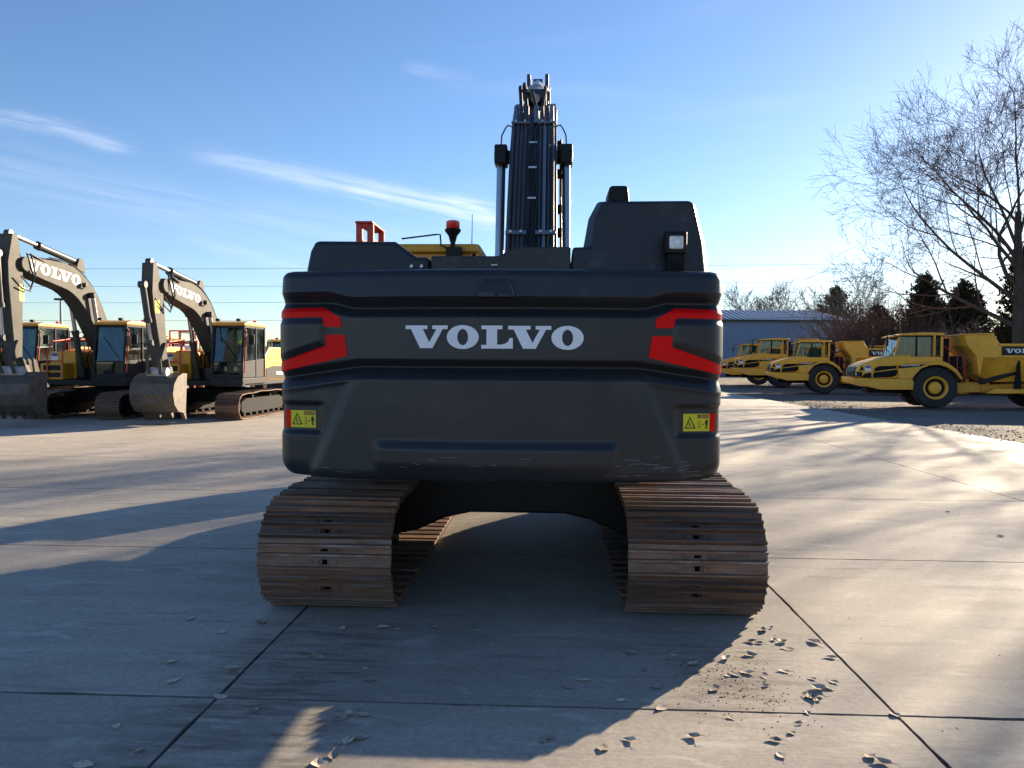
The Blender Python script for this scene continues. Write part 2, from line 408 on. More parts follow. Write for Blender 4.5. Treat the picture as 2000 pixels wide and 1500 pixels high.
# ------------------------------------------------------------------ lettering (heavy slab-serif capitals drawn as outlines)
VL = [(62, 130), (292, 130), (292, 168), (243, 168), (312, 305), (388, 168), (345, 168), (345, 130), (505, 130), (505, 168), (452, 168), (345, 366), (215, 366), (118, 168), (62, 168)]
LL = [(857, 130), (1073, 130), (1073, 168), (1020, 168), (1020, 328), (1065, 326), (1105, 315), (1135, 292), (1150, 258), (1182, 258), (1182, 368), (857, 368), (857, 330), (910, 330), (910, 168), (857, 168)]
def letter_shapes():
    """five letters: (kind, data), in units of the cap height, origin at the centre of the word"""
    u = lambda p: ((p[0] - 988) / 236.0, (249 - p[1]) / 236.0)
    return [('p', [u(p) for p in VL]), ('o', (u((663, 250)), 166 / 236, 124 / 236, 57 / 236, 84 / 236)), ('p', [u(p) for p in LL]),
            ('p', [u((x + 1072, y + 2)) for x, y in VL]), ('o', (u((1745, 253)), 166 / 236, 124 / 236, 57 / 236, 84 / 236))]
def letter_mb(mb, kind, data, h, fn, depth):
    """fn(x,z,out) -> point"""
    if kind == 'p':
        n = len(data)
        vs = [fn(x * h, z * h, 0) for x, z in data] + [fn(x * h, z * h, depth) for x, z in data]
        mb.add(vs, [tuple(range(n, 2 * n))] + [(i, (i + 1) % n, (i + 1) % n + n, i + n) for i in range(n)])
    else:
        (cx_, cz_), rx, rz, ix, iz = data; N = 36; vs = []
        for k in range(N):
            t = 2 * math.pi * k / N; c, s_ = math.cos(t), math.sin(t)
            for a, b, o in ((rx, rz, 0), (rx, rz, depth), (ix, iz, depth), (ix, iz, 0)):
                vs.append(fn((cx_ + a * c) * h, (cz_ + b * s_) * h, o))
        fs = []
        for k in range(N):
            j = (k + 1) % N
            for q in range(3): fs.append((k * 4 + q, j * 4 + q, j * 4 + q + 1, k * 4 + q + 1))
        mb.add(vs, fs)
def wordmark(name, material, parent, origin, right, up, out, h, depth=0.004):
    origin, right, up, out = Vector(origin), Vector(right).normalized(), Vector(up).normalized(), Vector(out).normalized()
    mb = MB()
    for k, d in letter_shapes(): letter_mb(mb, k, d, h, lambda x, z, o: origin + right * x + up * z + out * o, depth)
    return mb.build(name, material, parent)
def text_mesh(name, body, material, parent, origin, right, up, out, size):
    cu = bpy.data.curves.new(name, 'FONT'); cu.body = body; cu.size = size; cu.align_x = 'CENTER'; cu.align_y = 'CENTER'
    tmp = bpy.data.objects.new(name, cu); col.objects.link(tmp)
    dg = bpy.context.evaluated_depsgraph_get(); me = bpy.data.meshes.new_from_object(tmp.evaluated_get(dg))
    bpy.data.objects.remove(tmp)
    me.materials.clear(); me.materials.append(MATS[material])
    o = bpy.data.objects.new(name, me); col.objects.link(o); o.parent = parent
    right, up, out = Vector(right).normalized(), Vector(up).normalized(), Vector(out).normalized()
    m = Matrix((right, up, out)).transposed().to_4x4(); m.translation = Vector(origin)
    o.matrix_local = m
    return o

# ------------------------------------------------------------------ ground
me = MB().add([(-1500, -300, -0.06), (1500, -300, -0.06), (1500, 2500, -0.06), (-1500, 2500, -0.06)], [(0, 1, 2, 3)])
structure(me.build('ground', 'gravel'))
XE = [-1.5, 2.05, 6.55, 11.2]
x = -1.5
while x > -34: x -= 4.45; XE.insert(0, x)
YE = [-10.3, -7.0, -3.70, -0.50, 2.72, 6.12]
while YE[-1] < 26: YE.append(YE[-1] + 3.35)
# the poured bed under the slabs, seen dark in the joints, and the yard beyond the slabs that can be told apart
yard = structure(MB().box(XE[0], XE[-1], YE[0], YE[-1], -0.058, -0.026).build('concrete_yard', 'dirt'))
farc = MB()
farc.box(XE[0] - 60, XE[0], YE[0], YE[-1] + 40, -0.055, 0.0)
farc.box(XE[0], XE[-1], YE[-1] + 0.012, YE[-1] + 40, -0.055, 0.0)
structure(farc.build('concrete_apron', 'concrete'))
def slab(x0, x1, y0, y1, sd):
    rg = random.Random(sd); gap = 0.004
    near = (y0 + y1) / 2 < 8 and abs((x0 + x1) / 2) < 14
    n = 44 if near else 10
    amp = 0.0055 if near else 0.006
    ring = []
    def edge(a, b):
        for i in range(n):
            t = i / n; p = Vector(a).lerp(Vector(b), t); ring.append(p)
    a, b, c, d = (x0 + gap, y0 + gap, 0), (x1 - gap, y0 + gap, 0), (x1 - gap, y1 - gap, 0), (x0 + gap, y1 - gap, 0)
    edge(a, b); edge(b, c); edge(c, d); edge(d, a)
    cx_, cy_ = (x0 + x1) / 2, (y0 + y1) / 2
    top, low, bot = [], [], []
    for p in ring:
        nz = noise.noise(Vector((p.x * 5, p.y * 5, sd * 3.1))) + 0.6 * noise.noise(Vector((p.x * 17, p.y * 17, sd)))
        inn = (abs(nz) * amp * 1.6 + (0.025 * max(0, noise.noise(Vector((p.x * 2.3, p.y * 2.3, sd + 9))) - 0.25)))
        q = Vector((p.x + (inn if p.x < cx_ else -inn) * (1 if abs(p.x - cx_) > (x1 - x0) / 2 - 0.01 else 0), p.y + (inn if p.y < cy_ else -inn) * (1 if abs(p.y - cy_) > (y1 - y0) / 2 - 0.01 else 0), 0))
        low.append(Vector((q.x, q.y, -0.006)))
        top.append(Vector((q.x + (0.003 if q.x < cx_ else -0.003), q.y + (0.003 if q.y < cy_ else -0.003), 0)))
        bot.append(Vector((q.x, q.y, -0.025)))
    N = len(ring); mb = MB()
    mb.add(top + low + bot, [tuple(range(N))] + [(i + N, (i + 1) % N + N, (i + 1) % N, i) for i in range(N)] + [(i + 2 * N, (i + 1) % N + 2 * N, (i + 1) % N + N, i + N) for i in range(N)])
    o = mb.build('slab', 'concrete', yard)
    o.data.materials.append(MATS['joint_dirt'])
    for f in o.data.polygons:
        if abs(f.normal.z) < 0.9: f.material_index = 1
    return o
k = 0
for i in range(len(XE) - 1):
    for j in range(len(YE) - 1):
        k += 1; slab(XE[i], XE[i + 1], YE[j], YE[j + 1], k)
# loose stones along the ragged edge of the concrete
rg = random.Random(5); mb = MB()
for i in range(2600):
    y = rg.uniform(-2, 40); x = 11.2 + abs(rg.gauss(0, 2.2)) + rg.uniform(-0.25, 0.0)
    r = rg.uniform(0.012, 0.04) * (1.6 if rg.random() < 0.05 else 1)
    z = 0.0 if x < 11.2 and y < YE[-1] else -0.06
    p = Vector((x, y, z)); a = rg.uniform(0, 6)
    vs = [p + Vector((math.cos(a + q * 2.1) * r, math.sin(a + q * 2.1) * r * rg.uniform(.7, 1.2), 0)) for q in range(3)] + [p + Vector((r * .2, 0, r * rg.uniform(.6, 1.1)))]
    mb.add(vs, [(0, 1, 3), (1, 2, 3), (2, 0, 3)])
st = mb.build('loose_gravel', 'gravel'); tag(st, 'loose grey stones scattered along the edge of the concrete', 'gravel'); st['kind'] = 'stuff'

# ------------------------------------------------------------------ crawler tracks
def track_path(N):
    """closed loop in (y,z) of the chain line; returns N evenly spaced (y,z,ty,tz)"""
    zc, r = 0.40, 0.335; L = 2.05
    pts = []
    for i in range(41):                                   # rear drum, from the bottom round the back to the top
        a = -math.pi / 2 - math.pi * i / 40; pts.append((-L + r * math.cos(a), zc + r * math.sin(a)))
    top = zc + r
    for i in range(1, 40):
        t = i / 40; y = -L + 2 * L * t
        pts.append((y, top + 0.075 * math.sin(math.pi * min(1, t * 1.0)) ** 0.8 - 0.02 * abs(math.sin(math.pi * t * 3)) * (1 if 0.1 < t < 0.9 else 0)))
    for i in range(41):
        a = math.pi / 2 - math.pi * i / 40; pts.append((L + r * math.cos(a), zc + r * math.sin(a)))
    for i in range(1, 20):
        t = i / 20; pts.append((L - 2 * L * t, zc - r))
    per = [0]
    for i in range(len(pts)):
        a, b = pts[i], pts[(i + 1) % len(pts)]; per.append(per[-1] + math.hypot(b[0] - a[0], b[1] - a[1]))
    T = per[-1]; out = []; j = 0
    for k in range(N):
        s = T * k / N
        while per[j + 1] < s: j += 1
        a, b = pts[j], pts[(j + 1) % len(pts)]; t = (s - per[j]) / max(1e-9, per[j + 1] - per[j])
        d = Vector((b[0] - a[0], b[1] - a[1])).normalized()
        out.append((a[0] + (b[0] - a[0]) * t, a[1] + (b[1] - a[1]) * t, d.x, d.y))
    return out, T
TP, TPER = track_path(54)
PITCH = TPER / 54
def shoe_mesh(w, detailed):
    """local frame: x across, y along the chain, z outward"""
    p = PITCH * 0.5; mb = MB()
    prof = [(-p - 0.012, 0.004), (-p - 0.008, 0.030), (-p + 0.004, 0.034), (-p + 0.014, 0.012), (-0.016, 0.012), (-0.011, 0.038), (0.004, 0.038), (0.010, 0.012),
            (p - 0.046, 0.012), (p - 0.041, 0.038), (p - 0.027, 0.038), (p - 0.020, 0.010), (p + 0.012, 0.006), (p + 0.014, -0.004), (-p - 0.004, -0.004)]
    if not detailed:
        mb.prism(prof, 'x', -w / 2, w / 2); return mb
    hole = 0.046
    prof = prof[:-2] + [(p + 0.014, -0.004), (p - 0.034, -0.006), (p - 0.040, -0.024), (-p + 0.030, -0.024), (-p + 0.024, -0.006), (-p - 0.004, -0.004)]
    mb.prism(prof, 'x', -w / 2, -hole); mb.prism(prof, 'x', hole, w / 2)
    # bridge in the middle, open between the ribs
    A = [(-p - 0.012, 0.004), (-p - 0.008, 0.030), (-p + 0.004, 0.034), (-p + 0.014, 0.012), (-p + 0.026, 0.012), (-p + 0.026, -0.004), (-p - 0.004, -0.004)]
    B = [(-0.034, 0.012), (-0.016, 0.012), (-0.011, 0.038), (0.004, 0.038), (0.010, 0.012), (0.020, 0.012), (0.020, -0.004), (-0.034, -0.004)]
    C_ = [(p - 0.056, 0.012), (p - 0.046, 0.012), (p - 0.041, 0.038), (p - 0.027, 0.038), (p - 0.020, 0.010), (p + 0.012, 0.006), (p + 0.014, -0.004), (p - 0.056, -0.004)]
    for q in (A, B, C_): mb.prism(q, 'x', -hole - 0.001, hole + 0.001)
    for a_, b_, h_ in ((-p + 0.026, -0.034, 0.040), (0.020, p - 0.056, 0.028)):
        mb.box(-hole, -h_, a_, b_, -0.004, 0.0115); mb.box(h_, hole, a_, b_, -0.004, 0.0115)
    mb.box(-0.09, -0.02, -p - 0.02, p - 0.012, -0.075, -0.006); mb.box(0.02, 0.09, -p - 0.02, p - 0.012, -0.075, -0.006); mb.box(-0.05, 0.05, -p, p - 0.01, -0.085, -0.070)
    for sx_ in (-1, 1):                                   # bolt heads beside the slots
        for y in (-p * 0.55, p * 0.30):
            c = (sx_ * 0.085, y)
            mb.prism([(c[0] + 0.015 * math.cos(q * math.pi / 3), c[1] + 0.015 * math.sin(q * math.pi / 3)) for q in range(6)], 'z', 0.011, 0.020)
    return mb
def carcass(name, w):
    """track frame with rollers, sprocket and idler"""
    mb = MB()
    mb.prism([(-1.75, 0.26), (-1.55, 0.18), (1.6, 0.18), (1.75, 0.26), (1.75, 0.52), (1.4, 0.62), (-1.4, 0.62), (-1.75, 0.52)], 'x', -0.17, 0.17)
    for y in (-2.05, 2.05): mb.lathe([(0.30, -0.06), (0.31, -0.03), (0.31, 0.03), (0.30, 0.06)], 'x', (0, y, 0.40), 24); mb.lathe([(0.16, -0.2), (0.16, 0.2)], 'x', (0, y, 0.40), 16)
    for i in range(7): mb.lathe([(0.085, -0.14), (0.085, 0.14)], 'x', (0, -1.45 + 0.483 * i, 0.155), 12)
    for y in (-0.75, 0.75): mb.lathe([(0.07, -0.12), (0.07, 0.12)], 'x', (0, y, 0.69), 12)
    return mb
PROTO = {}
def make_track(parent, xc, w, detailed, key, shoe_mat):
    if key not in PROTO:
        fr = carcass('track_frame', w).build('track_frame', 'frame_black', None, 0.01)
        sh = shoe_mesh(w, detailed).build('track_shoe', shoe_mat)
        PROTO[key] = (fr.data, sh.data); bpy.data.objects.remove(fr); bpy.data.objects.remove(sh)
    fr = bpy.data.objects.new('track_frame', PROTO[key][0]); col.objects.link(fr); fr.parent = parent; fr.location = (xc, 0, 0)
    for (y, z, ty, tz) in TP:
        o = bpy.data.objects.new('track_shoe', PROTO[key][1]); col.objects.link(o); o.parent = fr
        t = Vector((0, ty, tz)); xx = Vector((1, 0, 0)); nn = xx.cross(t)
        # the loop runs bottom -> rear -> top -> front, so its outside lies on the left of travel
        c = Vector((0, 0, 0.40)); p = Vector((0, y, z))
        if nn.dot(p - Vector((0, max(-2.05, min(2.05, y)), 0.40))) < 0: nn = -nn; xx = -xx
        m = Matrix((xx, t, nn)).transposed().to_4x4(); m.translation = p + nn * 0.026
        o.matrix_local = m
    return fr

# ------------------------------------------------------------------ booms, arms, buckets
def beam_poly(pts, hs):
    """centre line of a plate beam in (y,z) with its height at each point -> closed outline"""
    up, dn = [], []
    n = len(pts)
    for i, p in enumerate(pts):
        a = Vector(pts[max(0, i - 1)]); b = Vector(pts[min(n - 1, i + 1)]); d = (b - a).normalized(); nn = Vector((-d.y, d.x))
        up.append(Vector(p) + nn * hs[i] / 2); dn.append(Vector(p) - nn * hs[i] / 2)
    return [tuple(p) for p in up] + [tuple(p) for p in reversed(dn)]
def bez(p0, p1, p2, n):
    return [tuple((1 - t) ** 2 * Vector(p0) + 2 * t * (1 - t) * Vector(p1) + t * t * Vector(p2)) for t in [i / (n - 1) for i in range(n)]]
def cylinder(root, a, b, rb, rr, split, barrel='boom_grey', rod='chrome', name='hydraulic_cylinder'):
    a = Vector(a); b = Vector(b); d = b - a; m = a + d * split
    c = MB().tube([a, m], rb, 14).tube([m - d.normalized() * 0.08, m + d.normalized() * 0.04], rb * 1.22, 14).lathe([(rb * 1.1, -rb * 1.1), (rb * 1.1, rb * 1.1)], 'x', a, 14).build(name, barrel, root, smooth=40)
    r = MB().tube([m, b], rr, 14).build('rod', rod, c, smooth=40)
    MB().lathe([(rb * 0.95, -rb * 0.75), (rb * 0.95, rb * 0.75)], 'x', b, 14).build('rod_eye', barrel, c, smooth=40)
    return c
def make_front(root, P, bm_mat, main=False):
    """boom, arm, cylinders, linkage, bucket in the plane x = P['x']"""
    X = P['x']; foot, elbow, tip = Vector(P['foot']), Vector(P['elbow']), Vector(P['tip'])
    w = P.get('w', 0.29)
    e1 = elbow.lerp(foot, 0.42); e2 = elbow.lerp(tip, 0.38)
    cl = [tuple(foot.lerp(e1, t / 4)) for t in range(4)] + bez(e1, elbow, e2, 7) + [tuple(e2.lerp(tip, t / 6)) for t in range(1, 7)]
    cl = [Vector(p) for p in cl]
    hk = [0.36, 0.50, 0.60, 0.67, 0.72, 0.75, 0.77, 0.77, 0.76, 0.74, 0.72, 0.68, 0.63, 0.58, 0.52, 0.46, 0.38]
    hs = [h * P.get('hs', 1.0) for h in hk]
    boom = MB().prism(beam_poly(cl, hs), 'x', X - w, X + w).build('boom', bm_mat, root, 0.012)
    MB().lathe([(0.19, -w - 0.03), (0.19, w + 0.03)], 'x', (X, tip.x, tip.y), 18).build('tip_boss', bm_mat, boom, 0.01)
    at, ab = Vector(P['arm_top']), Vector(P['arm_bot'])
    ad = (ab - at).normalized(); an = Vector((-ad.y, ad.x))           # arm side plates
    L = (ab - at).length
    fr = P.get('arm_dir', 1)
    ap = [at - an * 0.10 * fr, at + an * 0.10 * fr, at + ad * 0.75 + an * 0.30 * fr, at + ad * 1.25 + an * 0.30 * fr, ab + an * 0.13 * fr, ab - an * 0.13 * fr, at + ad * 0.9 - an * 0.26 * fr]
    aw = w * 0.72
    arm = MB().prism([tuple(p) for p in ap], 'x', X - aw, X + aw).build('arm', bm_mat, root, 0.012)
    # boom cylinders on both sides, arm cylinder on top, bucket cylinder on the arm
    pin = Vector(P['pin'])
    for s in (-1, 1):
        xx = X + s * (w + 0.115)
        cylinder(root, (xx, P['cbase'][0], P['cbase'][1]), (xx, pin.x, pin.y), 0.09, 0.055 if main else 0.06, P.get('csplit', 0.5), 'boom_grey' if main else bm_mat, name='boom_cylinder')
    MB().lathe([(0.085, -w - 0.20), (0.085, w + 0.20)], 'x', (X, pin.x, pin.y), 16).build('boom_pin', 'black', root, 0.01)
    ac = Vector(P['acyl'])
    cylinder(root, (X, ac.x, ac.y), (X, at.x, at.y + 0.02), 0.10, P.get('rodr', 0.06), P.get('asplit', 0.55), 'boom_grey', P.get('rodm', 'chrome'), name='arm_cylinder')
    lug = MB()
    for s in (-1, 1): lug.prism([(ac.x - 0.2, ac.y - 0.3), (ac.x + 0.25, ac.y - 0.22), (ac.x + 0.09, ac.y + 0.12), (ac.x - 0.1, ac.y + 0.12)], 'x', X + s * 0.13 - 0.02, X + s * 0.13 + 0.02)
    lug.build('cylinder_lug', bm_mat, boom, 0.006)
    o1 = at + ad * 0.55 + an * 0.46 * fr; o2 = ab - ad * 0.62 + an * 0.34 * fr
    cylinder(root, (X, o1.x, o1.y), (X, o2.x, o2.y), 0.085, 0.05, 0.62, 'boom_grey', name='bucket_cylinder')
    return boom, arm, cl, hs
def make_bucket(root, X, pin, w, rot, material, teeth=5, s=1.0):
    """bucket hung from pin (y,z); local profile, curled so that its back faces forward"""
    b = empty('bucket', (X, pin[0], pin[1]), 0, root); b.rotation_euler = (rot, 0, 0)
    prof = [(-0.35, -0.05), (-0.10, 0.02), (0.22, -0.02), (0.48, -0.18), (0.62, -0.45), (0.60, -0.78), (0.42, -1.04), (0.12, -1.16), (-0.02, -1.18)]
    prof = [(y * s, z * s) for y, z in prof]
    t = 0.035; inn = []
    n = len(prof)
    for i, p in enumerate(prof):
        a = Vector(prof[max(0, i - 1)]); c = Vector(prof[min(n - 1, i + 1)]); d = (c - a).normalized(); q = Vector(p) + Vector((d.y, -d.x)) * t * (1 if True else 0)
        inn.append(tuple(q))
    MB().prism(prof + inn[::-1], 'x', -w / 2 + 0.03, w / 2 - 0.03).build('shell', material, b, 0.006)
    for sg in (-1, 1):
        MB().prism(prof, 'x', sg * w / 2 - 0.03 * sg - (0.0 if sg > 0 else 0.03) + (0 if sg > 0 else 0.03) - 0.015, sg * w / 2 - 0.03 * sg + 0.030).build('side_plate', material, b, 0.004)
    for i in range(teeth):
        x_ = -w / 2 + 0.08 + (w - 0.16) * i / (teeth - 1)
        MB().prism([(0.04 * s, -1.10 * s), (0.10 * s, -1.19 * s), (-0.02 * s, -1.42 * s), (-0.06 * s, -1.40 * s), (-0.06 * s, -1.14 * s)], 'x', x_ - 0.05, x_ + 0.05).build('tooth', material, b, 0.008)
    for sg in (-1, 1):
        MB().prism([(-0.34 * s, -0.06 * s), (-0.30 * s, 0.16 * s), (-0.16 * s, 0.22 * s), (0.02 * s, 0.20 * s), (0.20 * s, 0.0)], 'x', sg * 0.2 - 0.025, sg * 0.2 + 0.025).build('ear', material, b, 0.006)
    return b

# ------------------------------------------------------------------ cab
def make_cab(root, x0=-1.47, x1=-0.47, y0=0.30, y1=2.05, z0=1.16, zr=2.98, roof='yellow', front='dark_grey', lower='dark_grey', handle='orange'):
    cabm = MB()
    zb = z0 + 0.68
    yf = y1 - 0.16                                           # top of the raked windscreen
    def P(y, z): return y
    t = 0.055
    # corner posts
    for xx in (x0 + t / 2, x1 - t / 2):
        cabm.bar((xx, y1 - t / 2, z0 + 0.1), (xx, y1 - t / 2, zb + 0.1), t, 0.06); cabm.bar((xx, y1 - t / 2, zb + 0.05), (xx, yf, zr), t, 0.07)
        cabm.bar((xx, y0 + t / 2, z0 + 0.1), (xx, y0 + t / 2, zr), t, 0.10)
        cabm.bar((xx, y0 + 0.72, z0 + 0.1), (xx, y0 + 0.72, zr), t, 0.08)
        cabm.bar((xx, y0, zr - 0.03), (xx, yf, zr - 0.03), t, 0.07)
        cabm.bar((xx, y0 + 0.06, zb - 0.02), (xx, y1 - 0.03, zb - 0.12), t * 0.9, 0.06)
    cabm.bar((x0 + t, yf - 0.02, zr - 0.035), (x1 - t, yf - 0.02, zr - 0.035), 0.06, 0.07); cabm.bar((x0 + t, y1 - 0.045, z0 + 0.13), (x1 - t, y1 - 0.045, z0 + 0.13), 0.07, 0.14)
    cabm.bar((x0 + t, y0 + 0.05, zr - 0.035), (x1 - t, y0 + 0.05, zr - 0.035), 0.06, 0.07)
    cabm.bar((x0 + t, y1 - 0.04, zb - 0.10), (x1 - t, y1 - 0.04, zb - 0.10), 0.03, 0.03)
    cab = cabm.build('cab', front, root, 0.008)
    MB().box(x0 - 0.02, x1 + 0.02, y0 - 0.05, y1 + 0.06, z0 - 0.10, z0 + 0.09).build('cab_floor', front, cab, 0.02)
    # lower side panels
    for nm, xx in (('door_panel', x0 + 0.005), ('side_panel', x1 - 0.045)):
        MB().prism([(y0 + 0.05, z0 + 0.10), (y1 - 0.06, z0 + 0.10), (y1 - 0.06, zb - 0.15), (y0 + 0.75, zb - 0.05), (y0 + 0.05, zb - 0.03)], 'x', xx, xx + 0.04).build(nm, lower, cab, 0.01)
    # glass
    gl = [('windscreen', [(x0 + t, y1 - 0.055, zb - 0.09), (x1 - t, y1 - 0.055, zb - 0.09), (x1 - t, yf - 0.035, zr - 0.05), (x0 + t, yf - 0.035, zr - 0.05)]),
          ('lower_window', [(x0 + t, y1 - 0.05, z0 + 0.20), (x1 - t, y1 - 0.05, z0 + 0.20), (x1 - t, y1 - 0.05, zb - 0.12), (x0 + t, y1 - 0.05, zb - 0.12)]),
          ('rear_window', [(x0 + t, y0 + 0.03, zb), (x1 - t, y0 + 0.03, zb), (x1 - t, y0 + 0.03, zr - 0.06), (x0 + t, y0 + 0.03, zr - 0.06)])]
    for xx in (x0 + 0.02, x1 - 0.02):
        gl.append(('side_window', [(xx, y0 + 0.76, zb - 0.05), (xx, y1 - 0.07, zb - 0.10), (xx, yf - 0.06, zr - 0.06), (xx, y0 + 0.76, zr - 0.06)]))
        gl.append(('quarter_window', [(xx, y0 + 0.09, zb), (xx, y0 + 0.68, zb - 0.04), (xx, y0 + 0.68, zr - 0.06), (xx, y0 + 0.09, zr - 0.06)]))
    for nm, q in gl:
        q = [Vector(p) for p in q]; nn = (q[1] - q[0]).cross(q[3] - q[0]).normalized() * 0.006
        MB().add(q + [p + nn for p in q], [(0, 1, 2, 3), (7, 6, 5, 4), (0, 4, 5, 1), (1, 5, 6, 2), (2, 6, 7, 3), (3, 7, 4, 0)]).build(nm, 'windshield' if nm in ('windscreen', 'lower_window') else 'glass', cab)
    # roof: cambered shell with overhang
    rp = [(y0 - 0.06, zr), (y0 - 0.03, zr + 0.09), (y0 + 0.25, zr + 0.13), (yf - 0.25, zr + 0.14), (yf + 0.05, zr + 0.07), (yf + 0.07, zr)]
    rf = MB().prism(rp, 'x', x0 - 0.02, x1 + 0.02).build('roof', roof, cab, 0.05, seg=3)
    # seat, console, lever
    MB().box(x0 + 0.26, x1 - 0.26, y0 + 0.35, y0 + 0.85, z0 + 0.42, z0 + 0.56).box(x0 + 0.28, x1 - 0.28, y0 + 0.28, y0 + 0.42, z0 + 0.5, z0 + 1.22).build('seat', 'interior', cab, 0.05)
    MB().box(x0 + 0.12, x0 + 0.24, y0 + 0.5, y0 + 1.05, z0 + 0.4, z0 + 0.7).box(x1 - 0.24, x1 - 0.12, y0 + 0.5, y0 + 1.05, z0 + 0.4, z0 + 0.7).build('console', 'interior', cab, 0.02)
    # grab rail on the door post, mirror
    MB().tube([(x0 - 0.03, y1 - 0.02, z0 + 0.25), (x0 - 0.05, y1 - 0.02, z0 + 0.4), (x0 - 0.05, yf + 0.02, zr - 0.25), (x0 - 0.02, yf + 0.0, zr - 0.12)], 0.022, 8).build('grab_rail', handle, cab, smooth=40)
    mr = MB().tube([(x0, yf - 0.05, zr - 0.08), (x0 - 0.15, yf - 0.1, zr - 0.15), (x0 - 0.15, yf - 0.1, zr - 0.3)], 0.012, 6).build('mirror_arm', 'black', cab)
    MB().box(x0 - 0.25, x0 - 0.07, yf - 0.14, yf - 0.08, zr - 0.58, zr - 0.28).build('mirror', 'black', mr, 0.02)
    # wiper and roof lamps
    MB().tube([(x0 + 0.2, y1 - 0.02, zb - 0.02), (x1 - 0.25, yf + 0.02, zr - 0.35)], 0.008, 5).build('wiper', 'black', cab)
    for xx in (x0 + 0.18, x1 - 0.18): MB().box(xx - 0.06, xx + 0.06, yf - 0.02, yf + 0.09, zr + 0.13, zr + 0.21).build('work_lamp', 'black', rf, 0.01)
    return cab, rf

# ------------------------------------------------------------------ MAIN EXCAVATOR
EX = tag(empty('excavator'), 'large charcoal crawler excavator with wide rear counterweight, red reflectors and rusty tracks', 'excavator')
for xc in (-1.30, 1.28): make_track(EX, xc, 0.94, True, 'main', 'rust_steel')
# car body between the tracks
cb = MB()
arch = [(-1.16, 0.98), (1.16, 0.98), (1.16, 0.30), (0.86, 0.36), (0.62, 0.47), (0.40, 0.52), (-0.40, 0.52), (-0.62, 0.47), (-0.86, 0.36), (-1.16, 0.30)]
arch2 = [(x_, max(z_, 0.60)) if abs(x_) < 0.8 else (x_, z_) for x_, z_ in arch]
cb.prism(arch, 'y', -1.2, -1.0); cb.prism(arch2, 'y', 0.9, 1.15); cb.box(-0.95, 0.95, -1.0, 0.9, 0.66, 0.97)
cb.lathe([(0.72, 0.97), (0.72, 1.10)], 'z', (0, 0, 0), 40)
cb.build('car_body', 'black', EX, 0.02)
UX = -0.08
UP = EX
dk = MB().box(UX - 1.42, UX + 1.42, -2.1, 1.95, 1.10, 1.26); dk.box(UX - 0.55, UX + 0.55, -2.45, 0.9, 1.02, 1.12)
dk.build('deck', 'frame_black', UP, 0.02)

# --- counterweight: a cast block with two V channels, raised corner blocks and sticker pockets
CW_W, CW_Y, CW_SAG = 1.498, -2.80, 0.20
def cw_disp(x, z):
    a = abs(x); D = 0.0
    t1 = smoothstep(0.93, 1.14, a); t2 = clamp01((a - 0.90) / 0.55)
    v1 = 2.147 + 0.038 * t1                                   # valley of the upper channel
    v2 = 1.767 - 0.078 * t2                                   # valley of the lower channel
    top_face, mid_face, low_face = 0.0, 0.005, 0.032
    lin = lambda a_, b_, t_: clamp01((t_ - a_) / (b_ - a_))
    if z >= v1:
        D = -0.066 + (0.066 + top_face) * lin(0.006, 0.070, z - v1)
        D -= 0.034 * clamp01((z - v1 - 0.07) / 0.2)
    elif z >= (v1 + v2) / 2:
        D = -0.066 + (0.066 + mid_face) * lin(0.006, 0.062, v1 - z)
    elif z >= v2:
        D = -0.052 + (0.052 + mid_face) * lin(0.004, 0.046, z - v2)
    else:
        D = -0.052 + (0.052 + low_face) * lin(0.006, 0.084, v2 - z)
    # raised block between the reflectors
    if a > 1.05 and v2 < z < v1:
        lo = 1.888 - (a - 1.13) * 0.32; hi = 2.083
        k = smoothstep(1.120, 1.150, a) * smoothstep(lo, lo + 0.055, z) * (1 - smoothstep(hi - 0.045, hi, z))
        D += 0.034 * k
    # lower panel: the middle stands proud of the corners
    if z < v2 - 0.03:
        le = 0.915 + (1.68 - z) * 0.455
        D -= 0.026 * smoothstep(le - 0.02, le + 0.07, a) * smoothstep(0.03, 0.12, v2 - z)
        # pocket of the warning label
        k = smoothstep(1.14, 1.19, a) * smoothstep(1.308, 1.345, z) * (1 - smoothstep(1.505, 1.535, z))
        D -= 0.034 * k
        # long ledge low on the face
        D += 0.030 * (1 - smoothstep(1.232, 1.302, z)) * smoothstep(1.06, 1.16, z) * (1 - smoothstep(0.72, 0.80, a))
    D *= 1 - 0.72 * smoothstep(1.34, 1.485, a)
    # rounded upper edge
    q = clamp01((z - 2.345) / 0.055); D -= 0.055 * (1 - math.sqrt(max(0, 1 - q * q)))
    # rounded lower edge, much larger at the corners
    cw = smoothstep(1.15, 1.42, a)
    q = clamp01((1.10 - z) / 0.07); D -= 0.05 * (1 - math.sqrt(max(0, 1 - q * q))) * (1 - cw)
    q = clamp01((1.155 - z) / 0.125); D -= 0.10 * (1 - math.sqrt(max(0, 1 - q * q))) * cw
    return D
